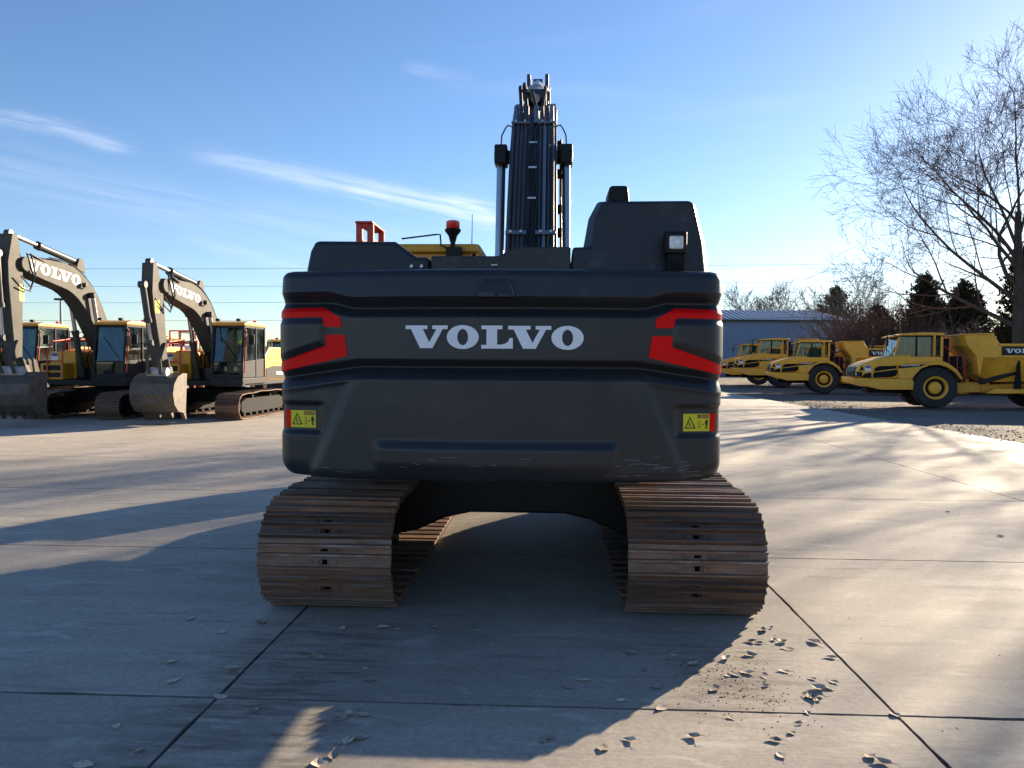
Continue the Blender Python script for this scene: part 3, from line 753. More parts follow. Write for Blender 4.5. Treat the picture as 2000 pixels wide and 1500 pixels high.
def cw_plan():
    pts = []; rc = 0.15; xe = CW_W - 0.135
    n = 150
    for i in range(n + 1):
        x = -xe + 2 * xe * i / n; y = CW_Y + CW_SAG * (x / CW_W) ** 2
        sl_ = 2 * CW_SAG * x / CW_W ** 2; nn = Vector((sl_, -1)).normalized(); pts.append((Vector((x, y)), nn))
    P, nn = pts[-1]; c = P - nn * rc; a0 = math.atan2(nn.y, nn.x)
    right = []
    for i in range(1, 15):
        a = a0 + (0 - a0) * i / 14; d = Vector((math.cos(a), math.sin(a))); right.append((c + d * rc, d))
    last = right[-1][0]
    for i in range(1, 12): right.append((Vector((last.x, last.y + (-1.75 - last.y) * i / 11)), Vector((1, 0))))
    left = [(Vector((-p.x, p.y)), Vector((-d.x, d.y))) for p, d in reversed(right)]
    return left + pts + right
PLAN = cw_plan()
ZS = [1.03 + (2.40 - 1.03) * i / 180 for i in range(181)]
mb = MB(); npl = len(PLAN)
for z in ZS:
    for p, d in PLAN:
        q = p + d * cw_disp(p.x, z); mb.v.append((q.x + UX, q.y, z))
for j in range(len(ZS) - 1):
    for i in range(npl - 1): mb.f.append((j * npl + i, j * npl + i + 1, (j + 1) * npl + i + 1, (j + 1) * npl + i))
for row, zz in ((0, ZS[0]), (len(ZS) - 1, ZS[-1])):
    o = len(mb.v)
    for i, (p, d) in enumerate(PLAN):
        v = mb.v[row * npl + i]; mb.v.append((UX + (v[0] - UX) * 0.985, max(v[1] + 0.02, -1.76) if v[1] > -1.76 else -1.76, zz + (0.004 if row else -0.002)))
    for i in range(npl - 1):
        mb.f.append((row * npl + i, row * npl + i + 1, o + i + 1, o + i) if row else (row * npl + i + 1, row * npl + i, o + i, o + i + 1))
CW = mb.build('counterweight', 'charcoal', UP, smooth=50)
def cw_surf(x, z, out=0.0):
    a = abs(x); xe = CW_W - 0.135
    if a <= xe:
        y = CW_Y + CW_SAG * (x / CW_W) ** 2; nn = Vector((2 * CW_SAG * x / CW_W ** 2, -1)).normalized(); p = Vector((x, y))
    else:
        ye = CW_Y + CW_SAG * (xe / CW_W) ** 2; nn = Vector((2 * CW_SAG * xe / CW_W ** 2, -1)).normalized(); c = Vector((xe, ye)) - nn * 0.15
        dx = min(0.1499, a - c.x); ang = -math.acos(max(-1, min(1, dx / 0.15))); nn = Vector((math.cos(ang), math.sin(ang))); p = c + nn * 0.15
        if x < 0: p.x = -p.x; nn.x = -nn.x
    D = cw_disp(p.x, z) + out
    q = p + nn * D
    return Vector((q.x + UX, q.y, z))
def patch(name, material, quads, out, parent, nu=14, nv=10):
    mb = MB()
    for q in quads:
        o = len(mb.v)
        for j in range(nv + 1):
            for i in range(nu + 1):
                u, v = i / nu, j / nv
                x = (q[0][0] * (1 - u) + q[1][0] * u) * (1 - v) + (q[3][0] * (1 - u) + q[2][0] * u) * v
                z = (q[0][1] * (1 - u) + q[1][1] * u) * (1 - v) + (q[3][1] * (1 - u) + q[2][1] * u) * v
                mb.v.append(tuple(cw_surf(x, z, out)))
        for j in range(nv):
            for i in range(nu): mb.f.append((o + j * (nu + 1) + i, o + j * (nu + 1) + i + 1, o + (j + 1) * (nu + 1) + i + 1, o + (j + 1) * (nu + 1) + i))
    return mb.build(name, material, parent, smooth=50)
for s in (-1, 1):
    up = [[(s * 1.468, 2.146), (s * 1.15, 2.152), (s * 1.15, 2.088), (s * 1.468, 2.084)], [(s * 1.15, 2.152), (s * 1.02, 2.082), (s * 1.012, 2.022), (s * 1.128, 2.022)], [(s * 1.15, 2.152), (s * 1.13, 2.030), (s * 1.137, 2.06), (s * 1.15, 2.088)]]
    lo = [[(s * 1.125, 1.971), (s * 0.992, 1.971), (s * 0.972, 1.834), (s * 1.125, 1.797)], [(s * 1.125, 1.900), (s * 1.125, 1.797), (s * 1.468, 1.722), (s * 1.468, 1.785)]]
    patch('reflector', 'reflector_red', up, 0.004, CW); patch('reflector', 'reflector_red', lo, 0.004, CW)
    # warning label: yellow field, red strip, printed signs
    xa, xb = s * 1.215, s * 1.395
    if s < 0: xa, xb = -1.395, -1.212
    lab = patch('warning_label', 'sticker_yellow', [[(xa, 1.470), (xb, 1.470), (xb, 1.356), (xa, 1.356)]], 0.003, CW)
    lab['label'] = 'yellow warning label with black triangle and standing figure'
    xr = (-1.435, -1.397) if s < 0 else (1.397, 1.435)
    patch('label_red_strip', 'reflector_red', [[(xr[0], 1.472), (xr[1], 1.472), (xr[1], 1.354), (xr[0], 1.354)]], 0.003, CW)
    W = xb - xa
    def prt(name, m_, qs, o_=0.0045):
        return patch(name, m_, [[(xa + W * a, 1.356 + 0.114 * b) for a, b in q] for q in qs], o_, CW, 3, 3)
    prt('label_triangle', 'sticker_ink', [[(0.06, 0.16), (0.10, 0.16), (0.275, 0.80), (0.255, 0.86)], [(0.255, 0.86), (0.245, 0.79), (0.42, 0.16), (0.47, 0.16)], [(0.06, 0.16), (0.47, 0.16), (0.44, 0.22), (0.09, 0.22)]])
    prt('label_pictogram', 'sticker_ink', [[(0.22, 0.34), (0.25, 0.34), (0.25, 0.55), (0.22, 0.55)], [(0.22, 0.30), (0.31, 0.30), (0.31, 0.35), (0.22, 0.35)]])
    prt('label_header', 'sticker_brown', [[(0.53, 0.75), (0.97, 0.75), (0.97, 0.95), (0.53, 0.95)]])
    prt('label_figure', 'sticker_ink', [[(0.855, 0.62), (0.895, 0.62), (0.885, 0.69), (0.865, 0.69)], [(0.82, 0.38), (0.93, 0.38), (0.93, 0.61), (0.82, 0.61)], [(0.845, 0.13), (0.87, 0.13), (0.87, 0.38), (0.845, 0.38)], [(0.88, 0.13), (0.905, 0.13), (0.905, 0.38), (0.88, 0.38)], [(0.68, 0.38), (0.77, 0.38), (0.77, 0.42), (0.68, 0.42)]])
    prt('label_machine', 'sticker_brown', [[(0.56, 0.18), (0.575, 0.18), (0.575, 0.60), (0.56, 0.60)], [(0.62, 0.18), (0.635, 0.18), (0.635, 0.60), (0.62, 0.60)], [(0.56, 0.18), (0.635, 0.18), (0.635, 0.21), (0.56, 0.21)]])
    c0 = cw_surf(xa + W * 0.765, 1.356 + 0.114 * 0.85, 0.0062); c1 = cw_surf(xa + W * 0.85, 1.356 + 0.114 * 0.85, 0.0062)
    rr = (c1 - c0).normalized()
    text_mesh('label_text', 'WARNING', 'sticker_yellow', CW, c0, rr, (0, 0, 1), rr.cross(Vector((0, 0, 1))), 0.017)
# raised name on the rear
LZ, LH = 1.957, 0.1445
for kind, d in letter_shapes():
    m1 = MB(); letter_mb(m1, kind, d, LH, lambda x, z, o: cw_surf(x * 1.0 - 0.012, LZ + z, o), 0.012); m1.build('letter', 'letter_white', CW)
# camera cover on the upper band
cvx = -0.01 + 0.0
m1 = MB(); outl = [(-0.125, 2.205), (0.125, 2.205), (0.125, 2.245), (0.085, 2.325), (-0.085, 2.325), (-0.125, 2.245)]
vs = [cw_surf(x, z, -0.01) for x, z in outl] + [cw_surf(x * 0.94, z if z > 2.25 else z + 0.004, 0.016 if z > 2.3 else 0.034) for x, z in outl]
m1.add(vs, [tuple(range(6, 12))] + [(i, (i + 1) % 6, (i + 1) % 6 + 6, i + 6) for i in range(6)])
cc = m1.build('camera_cover', 'charcoal', CW, 0.006)
p0 = cw_surf(0.0, 2.222, 0.032); MB().lathe([(0.010, 0.0), (0.010, -0.008)], 'y', p0, 12).build('camera_lens', 'black', CW)
# moulding seam scuffs low on the right
rg = random.Random(3); sc = MB()
for i in range(26):
    x = rg.choice([rg.uniform(0.55, 1.3), rg.uniform(-1.2, 1.3)]); z = rg.uniform(1.07, 1.2); l = rg.uniform(0.02, 0.11); w_ = rg.uniform(0.0006, 0.0016)
    a = cw_surf(x, z, 0.0015); b = cw_surf(x + l, z + rg.uniform(-0.008, 0.008), 0.0015)
    sc.add([a, b, b + Vector((0, 0, w_)), a + Vector((0, 0, w_))], [(0, 1, 2, 3)])
scq = sc.build('scuff_marks', 'cyl_grey', CW); scq['kind'] = 'stuff'

# --- hoods in front of the counterweight
def hood(name, outline, y0, y1, taper, material='hood_charcoal', bev=0.03, y_in=0.0):
    """outline in (x,z); front face set in by taper at y1"""
    cx_ = sum(p[0] for p in outline) / len(outline); zmin = min(p[1] for p in outline)
    n = len(outline)
    vs = [(x, y0 + (z - zmin) * y_in, z) for x, z in outline] + [(cx_ + (x - cx_) * (1 - taper), y1, zmin + (z - zmin) * (1 - taper * 0.3)) for x, z in outline]
    return MB().add(vs, [tuple(range(n)), tuple(range(2 * n - 1, n - 1, -1))] + [(i, i + n, (i + 1) % n + n, (i + 1) % n) for i in range(n)]).build(name, material, UP, bev, seg=3, smooth=None)
hood('left_hood', [(-1.455, 2.30), (-1.445, 2.45), (-1.425, 2.57), (-1.39, 2.645), (-0.825, 2.640), (-0.672, 2.532), (-0.575, 2.53), (-0.575, 2.30)], -2.36, -0.1, 0.03, y_in=0.12)
hood('centre_hood', [(-0.562, 2.30), (-0.562, 2.53), (-0.10, 2.53), (0.03, 2.592), (0.400, 2.592), (0.400, 2.30)], -2.37, -0.9, 0.02, bev=0.012)
def hood3(name, secs, material='hood_charcoal', bev=0.02):
    """secs: list of (y, y_in, outline) from the rear forward"""
    n = len(secs[0][2]); mb = MB(); zmin = 2.30
    for y, yi, out in secs: mb.v += [(x, y + (z - zmin) * yi, z) for x, z in out]
    for k in range(len(secs) - 1):
        for i in range(n): mb.f.append((k * n + i, k * n + (i + 1) % n, (k + 1) * n + (i + 1) % n, (k + 1) * n + i))
    mb.f.append(tuple(range(n))); mb.f.append(tuple(range(len(secs) * n - 1, (len(secs) - 1) * n - 1, -1)))
    return mb.build(name, material, UP, bev, seg=3)
RH = [(0.412, 2.30), (0.412, 2.592), (0.492, 2.596), (0.525, 2.80), (0.59, 2.925), (1.232, 2.928), (1.262, 2.90), (1.33, 2.63), (1.365, 2.30)]
RI = [(0.412, 2.30), (0.412, 2.590), (0.545, 2.592), (0.575, 2.80), (0.62, 2.905), (1.212, 2.908), (1.235, 2.885), (1.288, 2.63), (1.315, 2.30)]
RF = [(0.43, 2.30), (0.43, 2.57), (0.52, 2.58), (0.55, 2.78), (0.61, 2.88), (1.20, 2.885), (1.24, 2.86), (1.31, 2.62), (1.345, 2.30)]
hood3('right_hood', [(-2.40, 0.10, RI), (-2.29, 0.08, RH), (-0.75, 0.0, RF)])
for x, z in ((-0.70, 2.46), (-0.63, 2.46), (-0.43, 2.49), (-0.32, 2.49), (0.10, 2.49), (0.20, 2.49), (0.46, 2.45)):
    MB().lathe([(0.014, 0.0), (0.012, -0.012)], 'y', (x, -2.355, z), 10).build('bolt', 'steel', UP)
MB().box(-0.145, -0.10, -2.386, -2.37, 2.458, 2.472).build('latch', 'steel', UP, 0.003)
# exhaust box on the right hood
MB().prism([(0.655, 2.90), (0.668, 3.02), (0.685, 3.035), (0.785, 3.035), (0.800, 3.02), (0.812, 2.90)], 'y', -2.25, -1.95).lathe([(0.05, -2.262), (0.05, -2.24)], 'y', (0.733, 0, 2.965), 18).build('exhaust_stack', 'black', UP, 0.01)
# rear work lamp
wl = MB().box(1.02, 1.165, -2.52, -2.42, 2.525, 2.672).build('work_lamp', 'black', UP, 0.012)
MB().box(1.035, 1.150, -2.50, -2.44, 2.40, 2.525).build('lamp_stand', 'frame_black', wl, 0.006)
MB().box(1.045, 1.138, -2.538, -2.515, 2.552, 2.640).build('lamp_lens', 'lens', wl, 0.018, seg=3)
# orange guard rail on the left hood
rl = MB()
for x, y in ((-1.265, -1.55), (-1.175, -1.55), (-1.265, -1.15), (-1.175, -1.15)): rl.bar((x, y, 2.58), (x, y, 2.90), 0.035, 0.05)
rl.bar((-1.29, -1.35, 2.905), (-1.15, -1.35, 2.905), 0.50, 0.016, (0, 0, 1))
for x in (-1.265, -1.175): rl.bar((x, -1.55, 2.77), (x, -1.15, 2.77), 0.03, 0.04)
rl.build('guard_rail', 'red_paint', UP, 0.004)
# sides of the upper body
MB().box(UX - 1.40, UX - 0.42, -1.74, 0.12, 1.262, 2.36).build('left_body', 'hood_charcoal', UP, 0.03)
MB().box(UX + 0.52, UX + 1.41, -1.74, 0.9, 1.262, 2.36).build('right_body', 'hood_charcoal', UP, 0.03)
MB().box(UX + 0.60, UX + 1.38, 0.905, 1.9, 1.262, 1.95).build('toolbox', 'yellow', UP, 0.03)
MB().box(UX - 0.40, UX + 0.50, -1.70, -0.1, 1.262, 2.35).build('engine_block', 'frame_black', UP, 0.02)
# things that hang out on the left: door post, rail and mirror
lf = MB().tube([(-1.60, 0.3, 1.25), (-1.62, 0.3, 1.6), (-1.62, 0.3, 2.75), (-1.50, 0.3, 2.82)], 0.02, 8)
lf.build('side_rail', 'black', UP, smooth=40)
MB().box(-1.70, -1.50, 0.05, 0.11, 1.75, 2.72).build('side_mirror', 'black', UP, 0.03)
MB().box(-1.66, -1.45, -0.9, -0.5, 1.30, 1.36).box(-1.66, -1.60, -0.9, -0.5, 1.0, 1.30).build('side_step', 'frame_black', UP, 0.01)
cabo, rfo = make_cab(UP, -1.50, -0.50, 0.32, 2.0, 1.36, 2.93, roof='yellow', front='yellow', lower='hood_charcoal')
MB().box(-1.40, -0.60, 0.285, 0.315, 2.80, 2.845).build('orange_stripe', 'orange', cabo)
bc = MB().tube([(-0.735, 0.22, 2.86), (-0.735, 0.22, 3.05)], 0.026, 10).box(-0.80, -0.64, 0.16, 0.26, 2.88, 2.97).lathe([(0.030, 3.03), (0.045, 3.09), (0.080, 3.135), (0.086, 3.155), (0.07, 3.16)], 'z', (-0.735, 0.22, 0), 20).build('beacon', 'black', UP, smooth=40)
MB().lathe([(0.062, 3.16), (0.070, 3.168), (0.069, 3.235), (0.05, 3.245)], 'z', (-0.735, 0.22, 0), 24).build('beacon_dome', 'beacon_red', bc, smooth=50)
MB().tube([(-1.28, 0.30, 3.075), (-0.92, 0.28, 3.115), (-0.87, 0.25, 3.11), (-0.86, 0.24, 3.0), (-0.80, 0.22, 2.97)], 0.009, 6).build('washer_pipe', 'black', UP)
MB().tube([(-0.56, 0.42, 2.95), (-0.555, 0.42, 3.35)], [0.006, 0.003], 6).build('antenna', 'black', UP)

# --- front equipment of the main machine
PM = dict(x=0.055, foot=(0.25, 1.70), elbow=(2.30, 4.66), tip=(5.05, 5.78), arm_top=(4.95, 6.28), arm_bot=(6.55, 2.55), pin=(1.90, 4.33), cbase=(1.25, 1.42),
          csplit=0.42, acyl=(3.00, 5.44), asplit=0.20, w=0.285, rodm='cyl_grey', rodr=0.085)
boom, arm, BCL, BHS = make_front(EX, PM, 'boom_grey', True)
make_bucket(EX, 0.055, (6.5, 2.35), 1.3, R(-20), 'bucket_steel')
# pipe bundles on the back of the boom
def boom_top(i, off=0.0):
    p = Vector(BCL[i]); a = Vector(BCL[max(0, i - 1)]); b = Vector(BCL[min(16, i + 1)]); d = (b - a).normalized(); nn = Vector((-d.y, d.x))
    return p + nn * (BHS[i] / 2 + off), nn, d
xb = 0.055
for xs in (-0.245, -0.195, -0.150, -0.105, 0.085, 0.135, 0.185, 0.235):
    pts = []
    for i in range(1, 8):
        p, nn, d = boom_top(i, 0.045); pts.append((xb + xs, p.x, p.y))
    r_ = 0.017 + 0.006 * (abs(int(xs * 1000)) % 3 == 0)
    MB().tube(pts, r_, 10).build('hydraulic_pipe', 'boom_grey' if xs not in (0.135,) else 'steel', boom, smooth=40)
for i in (3, 7):
    for a, b in ((-0.285, -0.055), (0.045, 0.275)):
        p, nn, d = boom_top(i, 0.075)
        cl_ = MB().bar((xb + a, p.x, p.y), (xb + b, p.x, p.y), 0.02, 0.055, (0, d.x, d.y)).build('pipe_clamp', 'steel', boom, 0.004)
        for q in (0.25, 0.75):
            MB().lathe([(0.016, -0.03), (0.016, 0.012)], 'y', (xb + a + (b - a) * q, p.x - 0.012, p.y + 0.01), 8).build('clamp_bolt', 'steel', cl_)
# hoses snaking between the bundles
rg = random.Random(8)
for h_ in range(3):
    pts = []
    for i in range(1, 9):
        p, nn, d = boom_top(i, 0.03 + 0.01 * h_); pts.append((xb - 0.02 + 0.03 * h_ + rg.uniform(-0.025, 0.025), p.x, p.y))
    MB().tube(pts, 0.012, 8).build('hose', 'hose', boom, smooth=40)
for i in (2, 4, 5, 6):
    p, nn, d = boom_top(i, 0.06); MB().bar((xb - 0.05, p.x, p.y), (xb + 0.045, p.x, p.y), 0.012, 0.02).build('hose_clip', 'steel', boom)
# fittings and hose loops over the elbow
for xs, rr_ in ((-0.235, 0.03), (-0.165, 0.028), (-0.095, 0.034), (0.03, 0.034), (0.10, 0.026), (0.165, 0.03), (0.225, 0.026)):
    p, nn, d = boom_top(7, 0.05); p2 = p + d * 0.30 + nn * 0.10
    MB().tube([(xb + xs, p.x, p.y), (xb + xs, p2.x, p2.y)], [rr_, rr_ * 0.8], 10).build('pipe_end', 'steel' if xs in (-0.235, 0.03, 0.225) else 'boom_grey', boom, smooth=40)
for xs, e, top in ((-0.095, -0.17, 0.20), (0.03, -0.11, 0.12), (0.10, 0.18, 0.14), (-0.165, -0.21, 0.16)):
    p, nn, d = boom_top(7, 0.12); a = p + d * 0.28; q1 = p + d * 0.6 + nn * top; q2, n2, d2 = boom_top(11, 0.06)
    MB().tube([(xb + xs, a.x, a.y), (xb + (xs + e) / 2, q1.x, q1.y), (xb + e, (q1.x + q2.x) / 2, (q1.y + q2.y) / 2 + 0.05), (xb + e, q2.x, q2.y)], 0.024, 8).build('hose', 'hose', boom, smooth=40)
for s, xx in ((-1, xb - 0.40), (1, xb + 0.40)):
    MB().tube([(xb + s * 0.27, 2.15, 4.78), (xb + s * 0.33, 2.05, 4.77), (xx - s * 0.04, 1.97, 4.70), (xx - s * 0.005, 1.90, 4.60), (xx, 1.88, 4.52), (xx, 1.88, 4.45)], 0.009, 8).build('hose', 'hose', boom, smooth=40)
    MB().box(xx - 0.078, xx + 0.078, 1.76, 2.02, 4.22, 4.46).build('cylinder_eye', 'black', boom, 0.018)
mb = MB()
for z_, y_ in ((4.3, 1.9), (4.5, 2.0), (4.1, 1.8), (3.6, 1.45), (3.3, 1.3)): mb.box(xb + 0.29, xb + 0.345, y_ - 0.05, y_ + 0.05, z_ - 0.05, z_ + 0.05)
mb.build('side_valve', 'frame_black', boom, 0.01)
MB().tube([(xb + 0.33, 0.8, 2.6), (xb + 0.335, 1.35, 3.3), (xb + 0.33, 1.7, 3.9), (xb + 0.34, 2.1, 4.6)], 0.014, 8).build('hose', 'hose', boom, smooth=40)
for s in (-1, 1): MB().box(xb + s * 0.145 - 0.03, xb + s * 0.145 + 0.03, 4.78, 5.25, 5.70, 6.42).build('arm_end_plate', 'boom_grey', arm, 0.01)
MB().tube([(xb, 2.86, 5.37), (xb, 3.30, 5.57), (xb, 3.40, 5.615), (xb, 3.44, 5.63), (xb, 3.50, 5.655), (xb, 3.54, 5.675)], [0.055, 0.118, 0.122, 0.148, 0.148, 0.11], 20).build('cylinder_collar', 'cyl_grey', boom, smooth=40)

# ------------------------------------------------------------------ PARKED EXCAVATORS
def parked_excavator(label, P, loc, rz, bucket_rot, bucket_pin, bucket_w, teeth, scale=1.0, thumb=False, sticker_on=('box',)):
    e = tag(empty('excavator', loc, rz), label, 'excavator', 'excavators parked in a row across the yard')
    e.scale = (scale,) * 3
    for xc in (-1.12, 1.12): make_track(e, xc, 0.74, False, 'parked', 'rust_steel')
    cb = MB(); cb.prism([(-0.95, 0.90), (0.95, 0.90), (0.95, 0.30), (0.55, 0.48), (-0.55, 0.48), (-0.95, 0.30)], 'y', -0.9, 0.9); cb.lathe([(0.62, 0.90), (0.62, 1.02)], 'z', (0, 0, 0), 32)
    cb.build('car_body', 'frame_black', e, 0.02)
    MB().box(-1.38, 1.38, -2.1, 1.75, 1.02, 1.17).box(-1.42, -0.5, 1.75, 2.0, 1.0, 1.17).build('deck', 'dark_grey', e, 0.02)
    pl_ = []
    for i in range(21):
        a = math.pi * i / 20; pl_.append((1.42 * math.cos(math.pi - a) if True else 0, -1.9 - 0.75 * math.sin(a) ** 0.6))
    MB().prism(pl_, 'z', 1.06, 2.12).build('counterweight', 'hood_charcoal', e, 0.05)
    # body behind the cab with its slanted yellow shoulder and dark lower door
    MB().prism([(-1.88, 1.18), (0.15, 1.18), (0.15, 1.95), (-0.25, 2.25), (-1.88, 2.25)], 'x', -1.40, -0.40).build('left_body', 'yellow', e, 0.03)
    MB().prism([(-1.80, 1.21), (0.08, 1.21), (0.08, 1.55), (-0.5, 1.62), (-1.80, 1.62)], 'x', -1.418, -1.395).build('lower_door', 'dark_grey', e, 0.008)
    wordmark('lettering', 'white', e, (-1.421, -1.2, 1.38), (0, -1, 0), (0, 0, 1), (-1, 0, 0), 0.11)
    MB().prism([(-1.88, 1.18), (0.55, 1.18), (0.55, 2.10), (-1.88, 2.25)], 'x', 0.48, 1.40).build('right_body', 'yellow', e, 0.03)
    MB().box(-0.36, 0.44, -1.86, -0.2, 1.18, 2.28).build('engine_hood', 'dark_grey', e, 0.03)
    # stepped toolboxes with handrails on the right front
    MB().box(0.55, 1.38, 0.56, 1.25, 1.18, 2.05).build('tank', 'yellow', e, 0.03)
    tb = MB().box(0.62, 1.36, 1.26, 1.75, 1.18, 1.68).build('toolbox', 'yellow', e, 0.03)
    MB().box(0.72, 1.26, 1.752, 1.765, 1.25, 1.40).box(0.72, 1.26, 1.752, 1.765, 1.46, 1.62).build('step_slot', 'black', tb)
    for xx in (0.62, 1.10):
        MB().tube([(xx, 1.80, 1.2), (xx, 1.80, 2.05), (xx, 1.55, 2.35), (xx, 0.7, 2.45), (xx, 0.7, 2.05)], 0.022, 8).build('handrail', 'orange', e, smooth=40)
    MB().tube([(0.62, 1.56, 2.34), (1.10, 1.56, 2.34)], 0.02, 8).tube([(0.62, 1.80, 1.75), (1.10, 1.80, 1.75)], 0.02, 8).build('handrail', 'orange', e, smooth=40)
    MB().tube([(0.66, 0.4, 2.1), (0.66, 0.4, 2.7), (0.66, -0.6, 2.7), (0.66, -0.6, 2.2)], 0.02, 8).build('roof_rail', 'dark_grey', e, smooth=40)
    MB().tube([(1.3, 0.4, 2.1), (1.3, 0.4, 2.7), (1.3, -0.6, 2.7), (1.3, -0.6, 2.2)], 0.02, 8).build('roof_rail', 'dark_grey', e, smooth=40)
    st_ = MB().box(1.12, 1.34, 1.251, 1.258, 1.74, 2.0).build('sticker', 'white', e); MB().box(1.13, 1.33, 1.258, 1.261, 1.90, 1.99).build('sticker_band', 'sticker_blue', st_)
    # valve block behind the boom foot
    vb = MB().box(-0.34, 0.42, 0.5, 1.0, 1.18, 1.55)
    for q in range(6): vb.tube([(-0.28 + 0.12 * q, 0.95, 1.5), (-0.26 + 0.11 * q, 1.1, 1.9), (-0.2 + 0.08 * q, 0.8, 2.3)], 0.02, 6)
    vb.build('valve_block', 'hose', e, 0.006)
    cab, rf = make_cab(e, -1.42, -0.42, 0.22, 1.95, 1.17, 2.86, roof='yellow', front='dark_grey', lower='dark_grey')
    MB().lathe([(0.05, 3.0), (0.05, 3.06), (0.03, 3.08)], 'z', (-1.2, 0.5, 0), 14).build('roof_beacon', 'beacon_red', rf)
    boom, arm, bcl, bhs = make_front(e, P, 'boom_taupe')
    # name on the left flank of the boom, pipes and hoses on top
    a, b = Vector(bcl[9]), Vector(bcl[15]); m_ = a.lerp(b, 0.42); d = (a - b).normalized()
    w = P.get('w', 0.25)
    wordmark('lettering', 'white', boom, (P['x'] - w - 0.002, m_.x, m_.y + 0.01), (0, d.x, d.y), (0, d.y, -d.x), (-1, 0, 0), P.get('lh', 0.27))
    for xs in (-0.17, -0.09, 0.0, 0.1, 0.17):
        pts = []
        for i in range(2, 13):
            p = Vector(bcl[i]); a_ = Vector(bcl[i - 1]); b_ = Vector(bcl[i + 1]); dd = (b_ - a_).normalized(); nn = Vector((-dd.y, dd.x)); q = p + nn * (bhs[i] / 2 + 0.05 + (0.03 if xs in (-0.17, 0.17) else 0)); pts.append((P['x'] + xs, q.x, q.y))
        MB().tube(pts, 0.02, 6).build('hydraulic_pipe', 'dark_grey', boom, smooth=40)
    tp, at_ = Vector(P['tip']), Vector(P['arm_top'])
    for q, xs in enumerate((-0.31, -0.27, 0.27)):
        ab_ = Vector(P['arm_bot']); mid = at_.lerp(ab_, 0.33 + 0.08 * q); s0 = Vector(bcl[13]) + Vector((0, 0.22))
        MB().tube([(P['x'] + xs * 0.8, s0.x, s0.y), (P['x'] + xs, tp.x - 0.12 + 0.1 * q, tp.y + 0.28), (P['x'] + xs * 1.1, tp.x - 0.25, tp.y - 0.25 - 0.1 * q), (P['x'] + xs, tp.x - 0.12, tp.y - 0.62 - 0.1 * q), (P['x'] + xs, mid.x, mid.y)], 0.022, 7).build('hose', 'hose', arm, smooth=40)
    # small lamps on the boom
    p = Vector(bcl[7]); lb = MB().box(P['x'] - w - 0.16, P['x'] - w - 0.04, p.x + 0.0, p.x + 0.1, p.y + 0.05, p.y + 0.17).bar((P['x'] - w - 0.1, p.x + 0.05, p.y + 0.05), (P['x'] - w + 0.01, p.x + 0.05, p.y - 0.02), 0.03, 0.03); lb.build('boom_lamp', 'black', boom, 0.01)
    ab_ = Vector(P['arm_bot'])
    MB().box(P['x'] - w * 0.72 - 0.004, P['x'] - w * 0.72 - 0.001, at_.x - 0.2, at_.x + 0.02, at_.y - 1.35, at_.y - 1.0).build('yellow_decal', 'sticker_yellow', arm) if not thumb else MB().box(P['x'] - w * 0.72 - 0.006, P['x'] - w * 0.72 - 0.001, at_.x - 0.32, at_.x - 0.12, at_.y - 1.75, at_.y - 1.3).build('yellow_decal', 'sticker_yellow', arm)
    # bucket linkage
    bp = Vector(bucket_pin)
    lk = MB()
    for s in (-1, 1):
        lk.bar((P['x'] + s * 0.2, ab_.x + 0.1, ab_.y + 0.55), (P['x'] + s * 0.2, ab_.x + 0.36, ab_.y + 0.12), 0.04, 0.10, (1, 0, 0)); lk.bar((P['x'] + s * 0.17, ab_.x + 0.36, ab_.y + 0.12), (P['x'] + s * 0.17, bp.x + 0.28, bp.y + 0.0), 0.04, 0.10, (1, 0, 0))
        lk.bar((P['x'] + s * 0.16, ab_.x, ab_.y + 0.1), (P['x'] + s * 0.16, bp.x - 0.1, bp.y - 0.05), 0.05, 0.2, (1, 0, 0))
    lk.build('linkage', 'boom_taupe', e, 0.01)
    MB().lathe([(0.13, -0.28), (0.13, 0.28)], 'x', (P['x'], bp.x + 0.1, bp.y + 0.06), 16).build('coupler', 'cyl_grey', e, 0.01)
    make_bucket(e, P['x'], bucket_pin, bucket_w, bucket_rot, 'bucket_steel', teeth, 0.92)
    if thumb:
        th = MB()
        for xs in (-0.22, -0.07, 0.08, 0.22): th.prism([(bp.x - 0.5, bp.y + 0.35), (bp.x - 0.34, bp.y + 0.42), (bp.x - 0.42, bp.y + 0.0), (bp.x - 0.95, bp.y - 0.42), (bp.x - 1.05, bp.y - 0.40), (bp.x - 0.62, bp.y + 0.05)], 'x', P['x'] + xs - 0.03, P['x'] + xs + 0.03)
        th.build('thumb', 'boom_taupe', e, 0.008)
    return e
BACK = math.pi + YAW
PA = dict(x=0.05, foot=(0.30, 1.80), elbow=(2.00, 4.15), tip=(4.55, 4.35), arm_top=(4.85, 5.10), arm_bot=(4.75, 1.75), pin=(1.75, 3.75), cbase=(1.15, 1.30), csplit=0.55, acyl=(1.95, 4.72), w=0.25, asplit=0.6, lh=0.30, arm_dir=1)
PB = dict(x=0.05, foot=(0.30, 1.70), elbow=(1.85, 3.62), tip=(4.10, 3.85), arm_top=(4.55, 4.42), arm_bot=(4.05, 1.72), pin=(1.70, 3.20), cbase=(1.15, 1.25), csplit=0.55, acyl=(1.85, 4.10), w=0.22, asplit=0.6, lh=0.24, arm_dir=1)
parked_excavator('yellow and grey excavator with long pale boom, heavy bucket and thumb beside the thinner-boomed one', PA, G(-13.0, 25.2), BACK + R(-3), R(-15), (4.65, 1.42), 1.35, 5, thumb=True)
parked_excavator('yellow and grey excavator with lower thin boom and toothed bucket hung just above the concrete', PB, G(-9.45, 25.3), BACK + R(-3.5), R(-12), (4.05, 1.40), 1.25, 4)
parked_excavator('yellow excavator whose cab and named side door show behind the tall arm of another excavator', PA, G(-16.6, 26.6), BACK + R(-2), R(-15), (4.65, 1.42), 1.35, 5)

